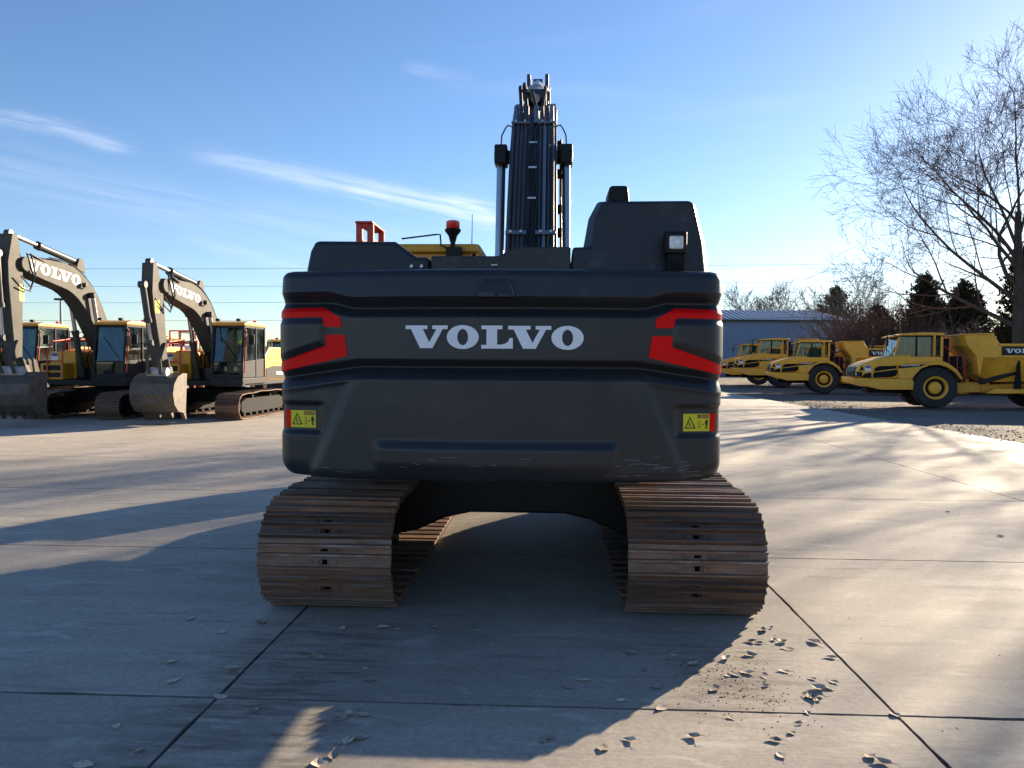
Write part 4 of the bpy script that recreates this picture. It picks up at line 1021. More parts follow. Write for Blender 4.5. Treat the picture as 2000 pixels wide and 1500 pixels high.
# ------------------------------------------------------------------ parked loaders further back
def loader(label, loc, rz, roofc='black'):
    e = tag(empty('wheel_loader', loc, rz), label, 'loader', 'loaders parked behind the excavators')
    for sx_ in (-1, 1):
        for y in (-1.3, 1.5):
            w_ = MB().lathe([(0.45, -0.22), (0.68, -0.25), (0.74, -0.18), (0.74, 0.18), (0.68, 0.25), (0.45, 0.22)], 'x', (sx_ * 0.95, y, 0.74), 28).build('wheel', 'rubber', e, smooth=40)
            MB().lathe([(0.2, 0.235 * sx_), (0.44, 0.225 * sx_), (0.44, 0.1 * sx_)], 'x', (sx_ * 0.95, y, 0.74), 20).build('rim', 'yellow', w_, smooth=40)
    MB().prism([(-2.6, 0.7), (-0.5, 0.65), (-0.5, 1.75), (-2.2, 1.65), (-2.6, 1.4)], 'x', -0.65, 0.65).build('hood', 'yellow', e, 0.05)
    MB().box(-0.6, 0.6, -0.5, 2.0, 0.6, 1.1).build('frame', 'yellow', e, 0.03)
    make_cab(e, -0.62, 0.62, -0.5, 0.95, 1.1, 2.75, roof=roofc, front='black', lower='yellow', handle='orange')
    for s in (-1, 1): MB().prism([(0.9, 1.5), (1.2, 1.7), (2.9, 0.6), (2.8, 0.35), (2.5, 0.5)], 'x', s * 0.45 - 0.06, s * 0.45 + 0.06).build('lift_arm', 'yellow', e, 0.01)
    MB().prism([(2.7, 0.15), (3.5, 0.10), (3.55, 0.16), (3.0, 0.25), (2.85, 0.6), (2.95, 1.0), (2.85, 1.05), (2.65, 0.6)], 'x', -1.2, 1.2).build('bucket', 'dark_grey', e, 0.01)
    return e
loader('black-roofed wheel loader seen under the long pale boom', G(-21.5, 38), BACK + R(20))
loader('yellow-roofed wheel loader parked behind the thin-boomed excavator', G(-16.2, 36), BACK + R(-15), 'yellow')
loader('yellow-roofed wheel loader at the far end beside the long low building', G(-12.0, 40), BACK + R(30), 'yellow')
loader('black-roofed wheel loader behind the tall arm of the thumb excavator', G(-25.2, 38), BACK + R(-8))
# access platform with orange rails
ap = tag(empty('access_platform', G(-13.55, 32)), 'orange railed access platform standing behind the thin-boomed excavator', 'platform')
f_ = MB()
for x in (-0.5, 0.5):
    for y in (-0.4, 0.4): f_.bar((x, y, 0), (x, y, 3.0), 0.06, 0.06)
f_.build('frame', 'red_paint', ap, 0.005)
for z in (2.0, 2.5, 3.0):
    m1 = MB()
    for a, b in (((-0.5, -0.4), (0.5, -0.4)), ((0.5, -0.4), (0.5, 0.4)), ((0.5, 0.4), (-0.5, 0.4)), ((-0.5, 0.4), (-0.5, -0.4))): m1.bar((a[0], a[1], z), (b[0], b[1], z), 0.05, 0.05)
    m1.build('rail', 'orange', ap)
MB().box(-0.5, 0.5, -0.4, 0.4, 1.55, 1.61).build('deck', 'dark_grey', ap); MB().box(-0.42, 0.3, -0.3, 0.3, 1.61, 2.4).build('tank', 'white', ap, 0.06)

# ------------------------------------------------------------------ ARTICULATED DUMP TRUCKS (local: +x ahead, +y left, z up)
def wheel(parent, x, y, R_, w_, rimc='truck_yellow'):
    s = 1 if y > 0 else -1
    t = MB().lathe([(R_ * 0.56, -w_ * 0.42), (R_ * 0.60, -w_ * 0.48), (R_ * 0.90, -w_ * 0.5), (R_ * 0.985, -w_ * 0.36), (R_, 0), (R_ * 0.985, w_ * 0.36), (R_ * 0.90, w_ * 0.5), (R_ * 0.60, w_ * 0.48), (R_ * 0.56, w_ * 0.42)], 'y', (x, y, R_), 40, ring=True)
    for k in range(22):                                     # tread lugs
        a = 2 * math.pi * k / 22
        for sg in (-1, 1):
            p = Vector((x, y, R_)); rad = Vector((math.cos(a + sg * 0.07), 0, math.sin(a + sg * 0.07)))
            t.bar(p + rad * (R_ * 0.90) + Vector((0, sg * w_ * 0.52, 0)), p + rad * (R_ * 0.985) + Vector((0, sg * w_ * 0.05, 0)), 0.10, 0.05, tuple(rad))
    o = t.build('wheel', 'rubber', parent, smooth=35)
    MB().lathe([(R_ * 0.57, s * w_ * 0.43), (R_ * 0.55, s * w_ * 0.46), (R_ * 0.47, s * w_ * 0.40), (R_ * 0.44, s * w_ * 0.22), (R_ * 0.30, s * w_ * 0.20), (R_ * 0.27, s * w_ * 0.36), (R_ * 0.20, s * w_ * 0.40), (0.004, s * w_ * 0.40)], 'y', (x, y, R_), 36, caps=False).build('rim', rimc, o, smooth=35)
    MB().lathe([(R_ * 0.435, s * w_ * 0.224), (R_ * 0.435, s * w_ * 0.232), (R_ * 0.31, s * w_ * 0.212), (R_ * 0.31, s * w_ * 0.204)], 'y', (x, y, R_), 36, ring=True).build('rim_shade_ring', 'frame_black', o, smooth=35)  # black ring stands in for the shade inside the rim dish
    return o
def dump_truck(label, loc, rz, scale=1.0):
    e = tag(empty('dump_truck', loc, rz), label, 'dump truck', 'yellow articulated dump trucks parked before the trees')
    e.scale = (scale,) * 3
    Y = 'truck_yellow'; H = 1.18
    RW = 0.80
    for y in (-1.02, 1.02): wheel(e, 0.0, y, RW, 0.60)
    for x in (-4.15, -5.85):
        for y in (-1.02, 1.02): wheel(e, x, y, RW, 0.60)
    # bumper and chin
    MB().prism([(0.68, 0.72), (1.9, 0.70), (2.55, 0.86), (2.95, 0.98), (2.98, 1.16), (0.80, 1.13)], 'y', -H - 0.02, H + 0.02).build('bumper', Y, e, 0.02)
    MB().box(-0.6, 2.3, -0.45, 0.45, 0.55, 0.98).build('front_frame', 'frame_black', e, 0.02)
    MB().lathe([(0.2, -0.8), (0.2, 0.8)], 'y', (0, 0, RW), 16).build('axle', 'frame_black', e)
    # hood with curved nose
    hp = [(0.85, 1.14), (2.76, 1.17), (2.83, 1.40), (2.74, 1.66), (2.45, 1.80), (1.95, 1.95), (1.45, 2.07), (0.85, 2.09)]
    MB().prism(hp, 'y', -0.98, 0.98).build('hood', Y, e, 0.06, seg=3)
    MB().prism([(2.70, 1.20), (2.85, 1.22), (2.87, 1.40), (2.80, 1.60), (2.70, 1.62)], 'y', -0.70, 0.70).build('grille', 'black', e, 0.02)
    for y in (-0.83, 0.83):
        hl = MB().prism([(2.62, 1.20), (2.80, 1.22), (2.83, 1.42), (2.62, 1.40)], 'y', y - 0.19, y + 0.19).build('headlight', 'black', e, 0.02)
        MB().lathe([(0.07, 0.0), (0.05, 0.03)], 'x', (2.81, y, 1.31), 14).build('lamp_lens', 'lens', hl)
        MB().prism([(2.55, 1.46), (2.72, 1.46), (2.64, 1.66)], 'y', y * 1.0 + math.copysign(0.10, y), y + math.copysign(0.17, y)).build('upper_lamp', 'black', e)
    # side panels of the hood: dark louvres and the name strip
    for s in (-1, 1):
        ya, yb = sorted((s * 0.985, s * 0.998))
        MB().prism([(2.18, 1.42), (2.15, 1.56), (2.0, 1.64), (1.36, 1.66), (1.36, 1.55)], 'y', ya, yb).build('louvre', 'frame_black', e)
        MB().prism([(1.335, 1.55), (1.335, 1.66), (0.30, 1.735), (0.58, 1.62)], 'y', *sorted((s * 1.181, s * 1.187))).build('name_strip', 'frame_black', e)
        MB().prism([(2.22, 1.18), (2.20, 1.38), (1.45, 1.49), (1.25, 1.50), (1.38, 1.26), (1.55, 1.20)], 'y', ya, yb).build('louvre', 'frame_black', e)
        MB().prism([(2.62, 1.18), (2.57, 1.30), (2.40, 1.37), (2.28, 1.37), (2.28, 1.18)], 'y', ya, yb).build('louvre', 'frame_black', e)
        yo = s * 1.189
        wordmark('lettering', 'white', e, (0.78, yo, 1.672), (-s, 0, 0), (0, 0, 1), (0, s, 0), 0.055, 0.003)
        text_mesh('model_text', 'A30G', 'white', e, (1.12, yo + s * 0.002, 1.66), (-s, 0, 0), (0, 0, 1), (0, s, 0), 0.10)
        stk = MB().box(2.30, 2.52, *sorted((s * 0.984, s * 0.992)), 1.42, 1.66).build('sticker', 'white', e); MB().box(2.31, 2.51, *sorted((s * 0.991, s * 0.996)), 1.56, 1.65).build('sticker_band', 'sticker_blue', stk)
        # sill between hood and cab, and the wheel arch
        MB().prism([(1.30, 1.14), (0.82, 1.14), (0.70, 1.32), (0.50, 1.55), (0.20, 1.68), (-0.15, 1.70), (-0.45, 1.60), (-0.72, 1.40), (-0.92, 1.14), (-1.0, 1.16), (-0.80, 1.50), (-0.50, 1.74), (-0.30, 1.84), (1.35, 1.70)], 'y', *sorted((s * 0.80, s * 1.18))).build('fender', Y, e, 0.02)
        MB().prism([(1.45, 1.70), (-0.32, 1.84), (-0.32, 2.02), (1.45, 2.02)], 'y', *sorted((s * 0.80, s * 1.0))).build('cab_sill', Y, e, 0.02)
    MB().box(-0.32, 1.40, -0.80, 0.80, 1.10, 2.02).build('cab_base', 'frame_black', e, 0.02)
    # cab
    zb, zt = 2.03, 2.86; ch = 0.92
    pil = MB().bar((-0.31, -ch + 0.03, zb + 0.03), (-0.31, ch - 0.03, zb + 0.03), 0.06, 0.06).build('cab_frame', Y, e, 0.01)
    for s in (-1, 1):
        y = s * (ch - 0.03)
        MB().bar((1.42, y, zb), (1.24, y, zt), 0.06, 0.07).build('cab_pillar', Y, pil, 0.01); MB().bar((-0.02, y, zb), (-0.02, y, zt), 0.22, 0.06).build('cab_pillar', Y, pil, 0.01); MB().bar((-0.30, y, zb), (-0.30, y, zt), 0.06, 0.10).build('cab_pillar', Y, pil, 0.01)
    m1 = MB()
    for s in (-1, 1): m1.bar((0.62, s * (ch - 0.025), zb), (0.62, s * (ch - 0.025), zt), 0.05, 0.07)
    m1.bar((1.26, -ch, zt - 0.03), (1.26, ch, zt - 0.03), 0.06, 0.06); m1.build('door_frame', 'black', pil)
    MB().prism([(-0.42, zt), (-0.38, zt + 0.10), (0.3, zt + 0.13), (1.15, zt + 0.08), (1.48, zt - 0.02), (1.46, zt - 0.06), (1.2, zt)], 'y', -ch - 0.03, ch + 0.03).build('cab_roof', Y, e, 0.02)
    MB().prism([(-0.40, zt - 0.06), (1.25, zt - 0.06), (1.25, zt - 0.001), (-0.40, zt - 0.001)], 'y', -ch + 0.0, ch - 0.0).build('roof_edge', 'black', e, 0.008)
    gl = [('windscreen', [(1.42, -ch + 0.06, zb), (1.42, ch - 0.06, zb), (1.25, ch - 0.06, zt - 0.06), (1.25, -ch + 0.06, zt - 0.06)], 'windshield')]
    for s in (-1, 1):
        y = s * (ch - 0.03)
        gl.append(('door_window', [(1.36, y, zb), (0.66, y, zb), (0.66, y, zt - 0.06), (1.22, y, zt - 0.06)], 'windshield')); gl.append(('side_window', [(0.58, y, zb), (0.10, y, zb), (0.10, y, zt - 0.06), (0.58, y, zt - 0.06)], 'windshield'))
    gl.append(('rear_window', [(-0.31, -ch + 0.06, zb), (-0.31, ch - 0.06, zb), (-0.31, ch - 0.06, zt - 0.06), (-0.31, -ch + 0.06, zt - 0.06)], 'glass'))
    for nm, q, mm in gl:
        q = [Vector(p) for p in q]; nn = (q[1] - q[0]).cross(q[3] - q[0]).normalized() * 0.006
        MB().add(q + [p + nn for p in q], [(0, 1, 2, 3), (7, 6, 5, 4), (0, 4, 5, 1), (1, 5, 6, 2), (2, 6, 7, 3), (3, 7, 4, 0)]).build(nm, mm, pil)
    MB().box(0.1, 0.6, -0.28, 0.28, zb, zb + 0.18).box(0.05, 0.18, -0.26, 0.26, zb + 0.1, zb + 0.66).build('seat', 'interior', e, 0.05)
    MB().lathe([(0.17, -0.012), (0.19, 0), (0.17, 0.012)], 'x', (0.95, 0, zb + 0.2), 20).build('steering_wheel', 'interior', e)
    for s in (-1, 1):
        ma = MB().tube([(1.40, s * 0.95, zt + 0.0), (1.75, s * 1.12, zt + 0.03), (1.78, s * 1.14, zt - 0.55), (1.5, s * 1.0, zb)], 0.016, 7).build('mirror_arm', 'black', e, smooth=40)
        MB().box(1.73, 1.79, s * 1.14 - 0.11, s * 1.14 + 0.11, zt - 0.42, zt - 0.06).build('mirror', 'black', ma, 0.02)
    MB().tube([(1.42, 0.6, zb + 0.02), (1.32, 0.1, zb + 0.5)], 0.01, 5).tube([(1.42, -0.3, zb + 0.02), (1.32, -0.7, zb + 0.5)], 0.01, 5).build('wiper', 'black', e)
    # machinery, rails and hoses between cab and body
    MB().box(-1.05, -0.36, -0.85, 0.85, 1.0, 2.05).box(-0.62, -0.36, -0.5, 0.75, 2.05, 2.75).build('engine_bay', 'frame_black', e, 0.03)
    for s in (-1, 1):
        for xx in (-0.55, -0.85, -1.1):
            MB().tube([(xx, s * 0.95, 1.1), (xx, s * 0.95, 2.1 - (0.1 if xx < -1 else 0))], 0.018, 7).build('handrail', 'red_paint', e)
        MB().tube([(-0.35, s * 0.95, 2.45), (-0.75, s * 0.95, 2.12), (-1.12, s * 0.95, 2.05), (-1.15, s * 0.95, 1.2)], 0.018, 7).build('handrail', 'red_paint', e, smooth=40)
    rg = random.Random(4)
    for q in range(9):
        y = rg.uniform(-0.7, 0.9); x = rg.uniform(-1.25, -0.95)
        MB().tube([(x, y, 1.0), (x + 0.05, y + 0.05, 1.5), (x - 0.1, y, 2.0 - 0.3 * rg.random())], 0.022, 6).build('hose', 'hose', e, smooth=40)
    MB().box(-2.2, -1.0, -0.42, 0.42, 0.62, 1.02).lathe([(0.34, 0.55), (0.34, 1.15)], 'z', (-1.25, 0, 0), 20).build('hitch', Y, e, 0.02)
    MB().prism([(-1.9, 0.62), (-6.9, 0.62), (-6.9, 1.0), (-3.2, 1.0), (-1.9, 0.92)], 'y', -0.48, 0.48).build('rear_frame', Y, e, 0.02)
    for s in (-1, 1):
        MB().prism([(-1.85, 0.60), (-3.35, 0.62), (-3.35, 0.78), (-2.1, 0.80)], 'y', *sorted((s * 0.9, s * 1.15))).build('side_tank', Y, e, 0.02)
        MB().prism([(-2.75, 0.80), (-3.02, 0.80), (-2.95, 1.85), (-2.88, 1.95)], 'y', *sorted((s * 1.16, s * 1.24))).build('body_prop', 'frame_black', e, 0.01)
        cylinder(e, (-1.75, s * 0.95, 1.05), (-4.2, s * 0.95, 1.85), 0.09, 0.06, 0.62, 'dark_grey', name='tipping_cylinder')
    # dump body
    W = 1.30
    secs = [(-1.62, 1.30, 2.50, 0.72), (-2.15, 1.05, 2.50, 0.85), (-5.6, 1.10, 2.45, 0.95), (-7.1, 1.75, 2.40, 1.0)]
    bd = MB(); o = 0
    for (x, zl, zh, wb) in secs:
        bd.v += [(x, -wb, zl), (x, wb, zl), (x, W - 0.02, 1.98), (x, W, zh), (x, W - 0.09, zh), (x, W - 0.12, 2.0), (x, wb - 0.1, zl + 0.1), (x, -wb + 0.1, zl + 0.1), (x, -W + 0.12, 2.0), (x, -W + 0.09, zh), (x, -W, zh), (x, -W + 0.02, 1.98)]
    for i in range(len(secs) - 1):
        for k_ in range(12): bd.f.append((i * 12 + k_, i * 12 + (k_ + 1) % 12, (i + 1) * 12 + (k_ + 1) % 12, (i + 1) * 12 + k_))
    bd.f.append(tuple(range(12))); bd.f.append(tuple(range(len(secs) * 12 - 1, (len(secs) - 1) * 12 - 1, -1)))
    body = bd.build('dump_body', Y, e, 0.012)
    MB().prism([(-0.98, 2.86), (-1.98, 2.90), (-2.18, 2.55), (-2.22, 1.98), (-1.66, 1.98), (-1.55, 1.32), (-1.50, 1.32), (-1.40, 2.05), (-1.08, 2.45)], 'y', -W - 0.005, W + 0.005).build('headboard', Y, body, 0.02)
    MB().prism([(-0.92, 2.86), (-2.0, 2.90), (-2.0, 2.94), (-0.92, 2.91)], 'y', -W - 0.04, W + 0.04).build('headboard_lip', Y, body, 0.008)
    for s in (-1, 1):
        MB().box(-7.05, -2.20, *sorted((s * (W - 0.01), s * (W + 0.06))), 2.44, 2.53).build('top_rail', Y, body, 0.012)
        MB().box(-7.0, -2.20, *sorted((s * (W - 0.03), s * (W + 0.05))), 2.00, 2.06).build('lower_rail', Y, body, 0.012)
        MB().box(-6.2, -2.28, *sorted((s * (W - 0.01), s * (W + 0.012))), 2.09, 2.42).build('name_panel', 'dark_grey', body)
        wordmark('lettering', 'white', body, (-3.05, s * (W + 0.014), 2.255), (-s, 0, 0), (0, 0, 1), (0, s, 0), 0.165, 0.004)
        for x in (-3.4, -4.6, -5.8): MB().prism([(x, 1.2), (x - 0.14, 1.2), (x - 0.14, 2.0), (x, 2.0)], 'y', *sorted((s * 1.02, s * 1.27))).build('body_rib', Y, body, 0.01)
    return e
HD = R(168) + YAW
def truck_at(label, x, d, rz, sc):
    # x, d: where the near front tyre stands
    base = G(x, d); off = Matrix.Rotation(rz, 3, 'Z') @ Vector((0, 1.32 * sc, 0))
    return dump_truck(label, base - off, rz, sc)
truck_at('yellow articulated dump truck nearest the big bare tree, its body under the dark cedar', 17.35, 31.4, HD, 1.05)
truck_at('yellow articulated dump truck parked just behind the one by the big bare tree', 18.9, 46.5, HD - R(2), 1.09)
truck_at('tall-cabbed yellow articulated dump truck in the middle of the three near the blue shed', 20.6, 58.5, HD - R(2), 1.26)
truck_at('yellow articulated dump truck parked closest to the blue shed', 20.9, 65.0, HD - R(2), 1.17)

# ------------------------------------------------------------------ shed, low building, poles, wires
sh = empty('metal_shed', G(42, 122), YAW)
tag(sh, 'long blue corrugated metal shed with ribbed grey roof', 'shed')
SX0, SX1, ZE, ZR, DP = -62, 11.2, 8.7, 11.0, 11.0
MB().box(SX0, SX1, 0, 2 * DP, -0.06, ZE).build('wall', 'blue_wall', sh)
m1 = MB(); n_ = int((SX1 - SX0) / 0.45)
for i in range(n_): m1.box(SX0 + 0.45 * i, SX0 + 0.45 * i + 0.09, -0.05, -0.001, 0.0, ZE - 0.05)
rb = m1.build('wall_rib', 'blue_wall', sh); rb['kind'] = 'stuff'
rfm = MB().add([(SX0 - 0.4, -0.5, ZE), (SX1 + 0.6, -0.5, ZE), (SX1 - 1.2, DP, ZR), (SX0 - 0.4, DP, ZR), (SX1 + 0.6, 2 * DP + 0.5, ZE), (SX0 - 0.4, 2 * DP + 0.5, ZE)], [(0, 1, 2, 3), (3, 2, 4, 5), (1, 4, 2), (0, 3, 5), (0, 5, 4, 1)])
rf = rfm.build('roof', 'roof_metal', sh)
m1 = MB(); n_ = int((SX1 - SX0) / 0.9)
for i in range(n_):
    x = SX0 + 0.9 * i; m1.bar((x, -0.5, ZE + 0.05), (x - (0.0), DP, ZR + 0.05), 0.12, 0.10)
q_ = m1.build('roof_rib', 'roof_metal', rf); q_['kind'] = 'stuff'
MB().bar((SX0 - 0.4, -0.56, ZE - 0.12), (SX1 + 0.6, -0.56, ZE - 0.12), 0.12, 0.3).build('eave_trim', 'sticker_ink', sh)
lb = empty('low_building', G(-16, 75), YAW); tag(lb, 'long low grey building with pale roof edge behind the parked machines', 'building')
MB().box(-4, 34, 0, 12, -0.06, 5.0).build('wall', 'tan_wall', lb); MB().box(-4.5, 34.5, -0.5, 12.5, 5.0, 5.35).build('roof', 'dark_grey', lb, 0.02); MB().bar((-4.52, -0.53, 5.3), (34.5, -0.53, 5.3), 0.05, 0.14).build('roof_edge', 'white', lb)
for i in range(8):
    w_ = MB().box(-2.5 + 4.4 * i, -0.4 + 4.4 * i, -0.06, -0.002, 1.2, 3.4).build('window', 'frame_black', lb); MB().box(-2.4 + 4.4 * i, -0.5 + 4.4 * i, -0.09, -0.062, 1.3, 3.3).build('pane', 'glass', w_)
lp = tag(empty('light_pole', G(-26.4, 45)), 'thin grey yard light pole rising behind the long pale boom', 'lamp post')
MB().tube([(0, 0, -0.06), (0, 0, 5.25)], [0.09, 0.06], 12).build('pole', 'galv', lp, smooth=40)
MB().box(-0.35, 0.35, -0.12, 0.12, 5.25, 5.37).build('lamp_head', 'dark_grey', lp, 0.02)
WD = 72.0
poles = []
for nm, xw in (('wooden utility pole carrying the wires beyond the parked excavators', -66), ('wooden utility pole carrying the wires beyond the dump trucks', 84)):
    po = tag(empty('utility_pole', G(xw, WD)), nm, 'utility pole')
    MB().tube([(0, 0, -0.06), (0, 0, 12.6)], [0.17, 0.11], 12).build('post', 'wood_pole', po, smooth=40)
    for z in (8.1, 9.7, 11.3): MB().box(-0.12, 0.12, -0.1, 0.0, z - 0.05, z + 0.05).lathe([(0.05, -0.22), (0.07, -0.16), (0.05, -0.1)], 'y', (0, 0, z), 12).build('insulator', 'galv', po)
for k_, (zl, zr_) in enumerate(((10.15, 12.35), (8.5, 10.75), (7.0, 9.2), (5.4, 7.3))):
    pts = []
    for i in range(41):
        t = i / 40; pts.append(G(-66 + 150 * t, WD - 0.16 + 0.06 * k_, zl + (zr_ - zl) * t - 0.5 * 4 * t * (1 - t)))
    o = MB().tube(pts, 0.013, 4).build('power_line', 'sticker_ink'); tag(o, ('topmost', 'second', 'third', 'lowest')[k_] + ' thin black power line strung across the sky', 'power line', 'power lines across the sky')

# ------------------------------------------------------------------ bare trees
def bare_tree(name, label, loc, height, seed, limbs=None, trunk_r=0.45, levels=5, spread=0.9, lean=(0, 0), kids=(7, 6, 5, 5, 4), fork=0.32, mats=('bark', 'twig'), group='bare winter trees', droop=0.0, mins=0.012, first=None, boost=()):
    rg = random.Random(seed); e = tag(empty(name, loc), label, 'tree', group)
    trunk, crown = MB(), MB()
    def grow(p, d, L, r, lvl):
        n = 6 if lvl < 2 else (5 if lvl < 4 else 3)
        pts = [p.copy()]; rs = [r]; q = p.copy(); dd = d.normalized()
        bend = Vector((rg.gauss(0, 1), rg.gauss(0, 1), rg.gauss(0, 0.6))) * (0.10 if lvl else 0.03)
        end = 0.32 if lvl < levels else 0.4
        for i in range(n):
            jit = Vector((rg.gauss(0, 1), rg.gauss(0, 1), rg.gauss(0, 1))) * ((0.09 if lvl < 3 else 0.125) if lvl else 0.03)
            up = Vector((0, 0, (0.09 if lvl in (1, 2) else 0.05) - droop * (lvl >= 3)))
            dd = (dd + jit + bend + up).normalized()
            q = q + dd * (L / n); pts.append(q.copy()); rs.append(max(mins * 0.7, r * (1 - (1 - end) * (i + 1) / n)))
        (trunk if lvl < 2 else crown).tube(pts, rs, 10 if lvl == 0 else (6 if lvl == 1 else (4 if lvl == 2 else 3)), cap=False)
        if lvl >= levels: return
        k_ = kids[lvl]
        for c in range(k_):
            t = (fork + (1 - fork) * (c + rg.random() * 0.9) / k_) if lvl == 0 else (0.22 + 0.78 * (c + rg.random()) / k_)
            f = t * n; i = min(n - 1, int(f)); pp = pts[i].lerp(pts[i + 1], f - i)
            base = (pts[i + 1] - pts[i]).normalized()
            if lvl == 0 and first is not None and c < len(first): nd = Vector(first[c]).normalized()
            else:
                a = rg.uniform(0, 2 * math.pi); side = base.cross(Vector((math.cos(a), math.sin(a), 0.3))).normalized()
                ang = rg.uniform(0.45, 0.95) * spread; nd = base * math.cos(ang) + side * math.sin(ang)
            rr = rs[i] + (rs[i + 1] - rs[i]) * (f - i)
            grow(pp, nd, L * (rg.uniform(0.50, 0.72) if lvl < 2 else rg.uniform(0.44, 0.66)) * (1.0 if lvl else (1.15 - 0.45 * t) * (boost[c] if c < len(boost) else 1.0)), max(mins, rr * (rg.uniform(0.36, 0.50) if lvl == 0 else rg.uniform(0.45, 0.66))), lvl + 1)
        # the leader goes on as a finer shoot
        if lvl > 0: grow(pts[-1], dd, L * 0.45, max(mins, rs[-1]), lvl + 1)
    grow(Vector((0, 0, -0.1)), Vector((lean[0], lean[1], 1)), height, trunk_r, 0)
    trunk.build('trunk', mats[0], e, smooth=60); crown.build('crown', mats[1], e, smooth=60)
    return e
# the big old tree at the right; its lower limbs reach out far over the trucks
lf_ = -RGT
first = [tuple(lf_ * 1.0 + Vector((0, 0, 0.42))), tuple(lf_ * -0.9 + FWD * 0.3 + Vector((0, 0, 0.6))), tuple(lf_ * 1.0 - FWD * 0.25 + Vector((0, 0, 0.60))), tuple(lf_ * 0.95 + FWD * 0.45 + Vector((0, 0, 0.75))),
         tuple(lf_ * -0.6 - FWD * 0.6 + Vector((0, 0, 0.9))), tuple(lf_ * 0.85 - FWD * 0.1 + Vector((0, 0, 0.95))), tuple(lf_ * 0.5 + FWD * 0.4 + Vector((0, 0, 1.2))), tuple(lf_ * 0.6 - FWD * 0.3 + Vector((0, 0, 1.5))), tuple(lf_ * -0.3 + Vector((0, 0, 1.3))), tuple(lf_ * 0.75 + FWD * 0.1 + Vector((0, 0, 1.2))), tuple(lf_ * 0.3 - FWD * 0.2 + Vector((0, 0, 1.5)))]
bare_tree('bare_tree', 'huge spreading leafless tree towering over the dump trucks', G(29.8, 45), 11.2, 21, boost=(1.12, 1, 1.25, 1.2, 1, 1.3, 1.2, 1.2, 1, 1.3, 1.2), trunk_r=0.50, levels=5, kids=(11, 6, 5, 4, 3), fork=0.36, first=first, lean=(-0.02, 0.0), droop=0.02, mins=0.010)
for i, (x, d, h, sd_) in enumerate(((41, 46, 15, 31), (32.5, 36.5, 13.5, 33), (37.5, 39.5, 15, 36))):
    bare_tree('bare_tree', ('leafless tree standing next beyond the huge one', 'open leafless tree standing closest to the concrete edge', 'tall leafless tree between the two open ones past the huge tree')[i], G(x, d), h, sd_, trunk_r=0.36, levels=3, kids=(8, 6, 4, 3), fork=0.28)
bare_tree('bare_tree', 'slender pale leafless tree rising between the shed and the dark cedars', G(35, 77), 7.6, 45, trunk_r=0.22, levels=4, kids=(11, 6, 5, 3), fork=0.15, spread=0.65, mats=('grey_twig', 'grey_twig'), mins=0.014)
for i, (x, d, h, sd_) in enumerate(((48, 160, 11.5, 51), (57, 163, 12.0, 52), (66, 166, 11.0, 53), (40, 170, 12.5, 54))):
    bare_tree('bare_tree', 'small leafless tree whose top shows above the shed roof', G(x, d), h, sd_, trunk_r=0.3, levels=4, kids=(9, 6, 4, 3), fork=0.3, mats=('twig', 'twig'), mins=0.03, group='bare trees behind the shed')
# ------------------------------------------------------------------ cedars
def cedar(label, loc, H, RR, seed, m_='cedar', nb=120):
    rg = random.Random(seed); e = tag(empty('cedar_tree', loc), label, 'tree', 'dark evergreen cedars behind the trucks')
    MB().tube([(0, 0, -0.1), (0.05, 0, H * 0.5), (0, 0.05, H * 0.97)], [0.24, 0.14, 0.03], 8).build('trunk', 'bark', e, smooth=60)
    mb = MB()
    lob = [rg.uniform(0.65, 1.2) for _ in range(9)]
    for b in range(nb):
        h = (b + rg.random()) / nb; h = 0.05 + 0.94 * h
        a = rg.uniform(0, 2 * math.pi)
        prof = (0.55 + 0.45 * math.sin(min(1, h / 0.25) * math.pi / 2)) * (1 - h) ** 0.72
        Lb = RR * prof * lob[int(a / (2 * math.pi) * 9) % 9] * rg.uniform(0.65, 1.15) + 0.12
        d = Vector((math.cos(a), math.sin(a), 0.35 + 0.75 * h)).normalized(); p0 = Vector((0, 0, H * h * 0.96))
        ns = max(6, int(Lb * 15))
        for s in range(ns):
            t = 0.15 + 0.85 * (s + rg.random()) / ns
            c = p0 + d * Lb * t + Vector((rg.gauss(0, 1), rg.gauss(0, 1), rg.gauss(0, 1))) * (0.10 + 0.10 * Lb * 0.4)
            for q in range(6):
                dv = (d * 0.9 + Vector((rg.gauss(0, .7), rg.gauss(0, .7), rg.gauss(0.35, .55)))).normalized(); l = rg.uniform(0.14, 0.34)
                sd_ = dv.cross(Vector((rg.gauss(0, 1), rg.gauss(0, 1), rg.gauss(0, 1)))).normalized() * l * rg.uniform(0.12, 0.24)
                mb.add([c - sd_, c + sd_, c + dv * l], [(0, 1, 2)])
    mb.build('crown', m_, e)
    return e
cedar('tall dark cedar standing in front of the huge bare trunk', G(31.6, 47.5), 9.4, 3.4, 61, nb=230)
cedar('pointed dark green cedar behind the front dump truck', G(33.2, 62), 9.2, 4.0, 62, nb=230)
cedar('broad dark cedar next to the pointed one', G(37.0, 63), 8.8, 4.2, 63, nb=230)
cedar('dark cedar squeezed between the pointed and the broad one', G(35.2, 65), 8.2, 3.8, 68, nb=190)
cedar('stubby brownish cedar at the foot of the pointed cedar', G(31.4, 66), 6.8, 3.4, 69, 'cedar_brown', nb=150)
cedar('cedar with ragged top between the broad one and the huge tree', G(39.6, 66), 8.4, 3.8, 71, nb=180)
cz_ = cedar('rust brown cedar rising behind the end of the shed roof', G(63, 150), 9.3, 4.2, 64, 'cedar_brown', nb=190); cz_.scale = (1.85,) * 3
cedar('dark cedar behind the headboard of the front dump truck', G(38.5, 57), 7.4, 3.8, 66, nb=190)
cedar('large cedar in deep shade beyond the huge bare tree', G(37.5, 51), 9.0, 3.6, 67, nb=190)
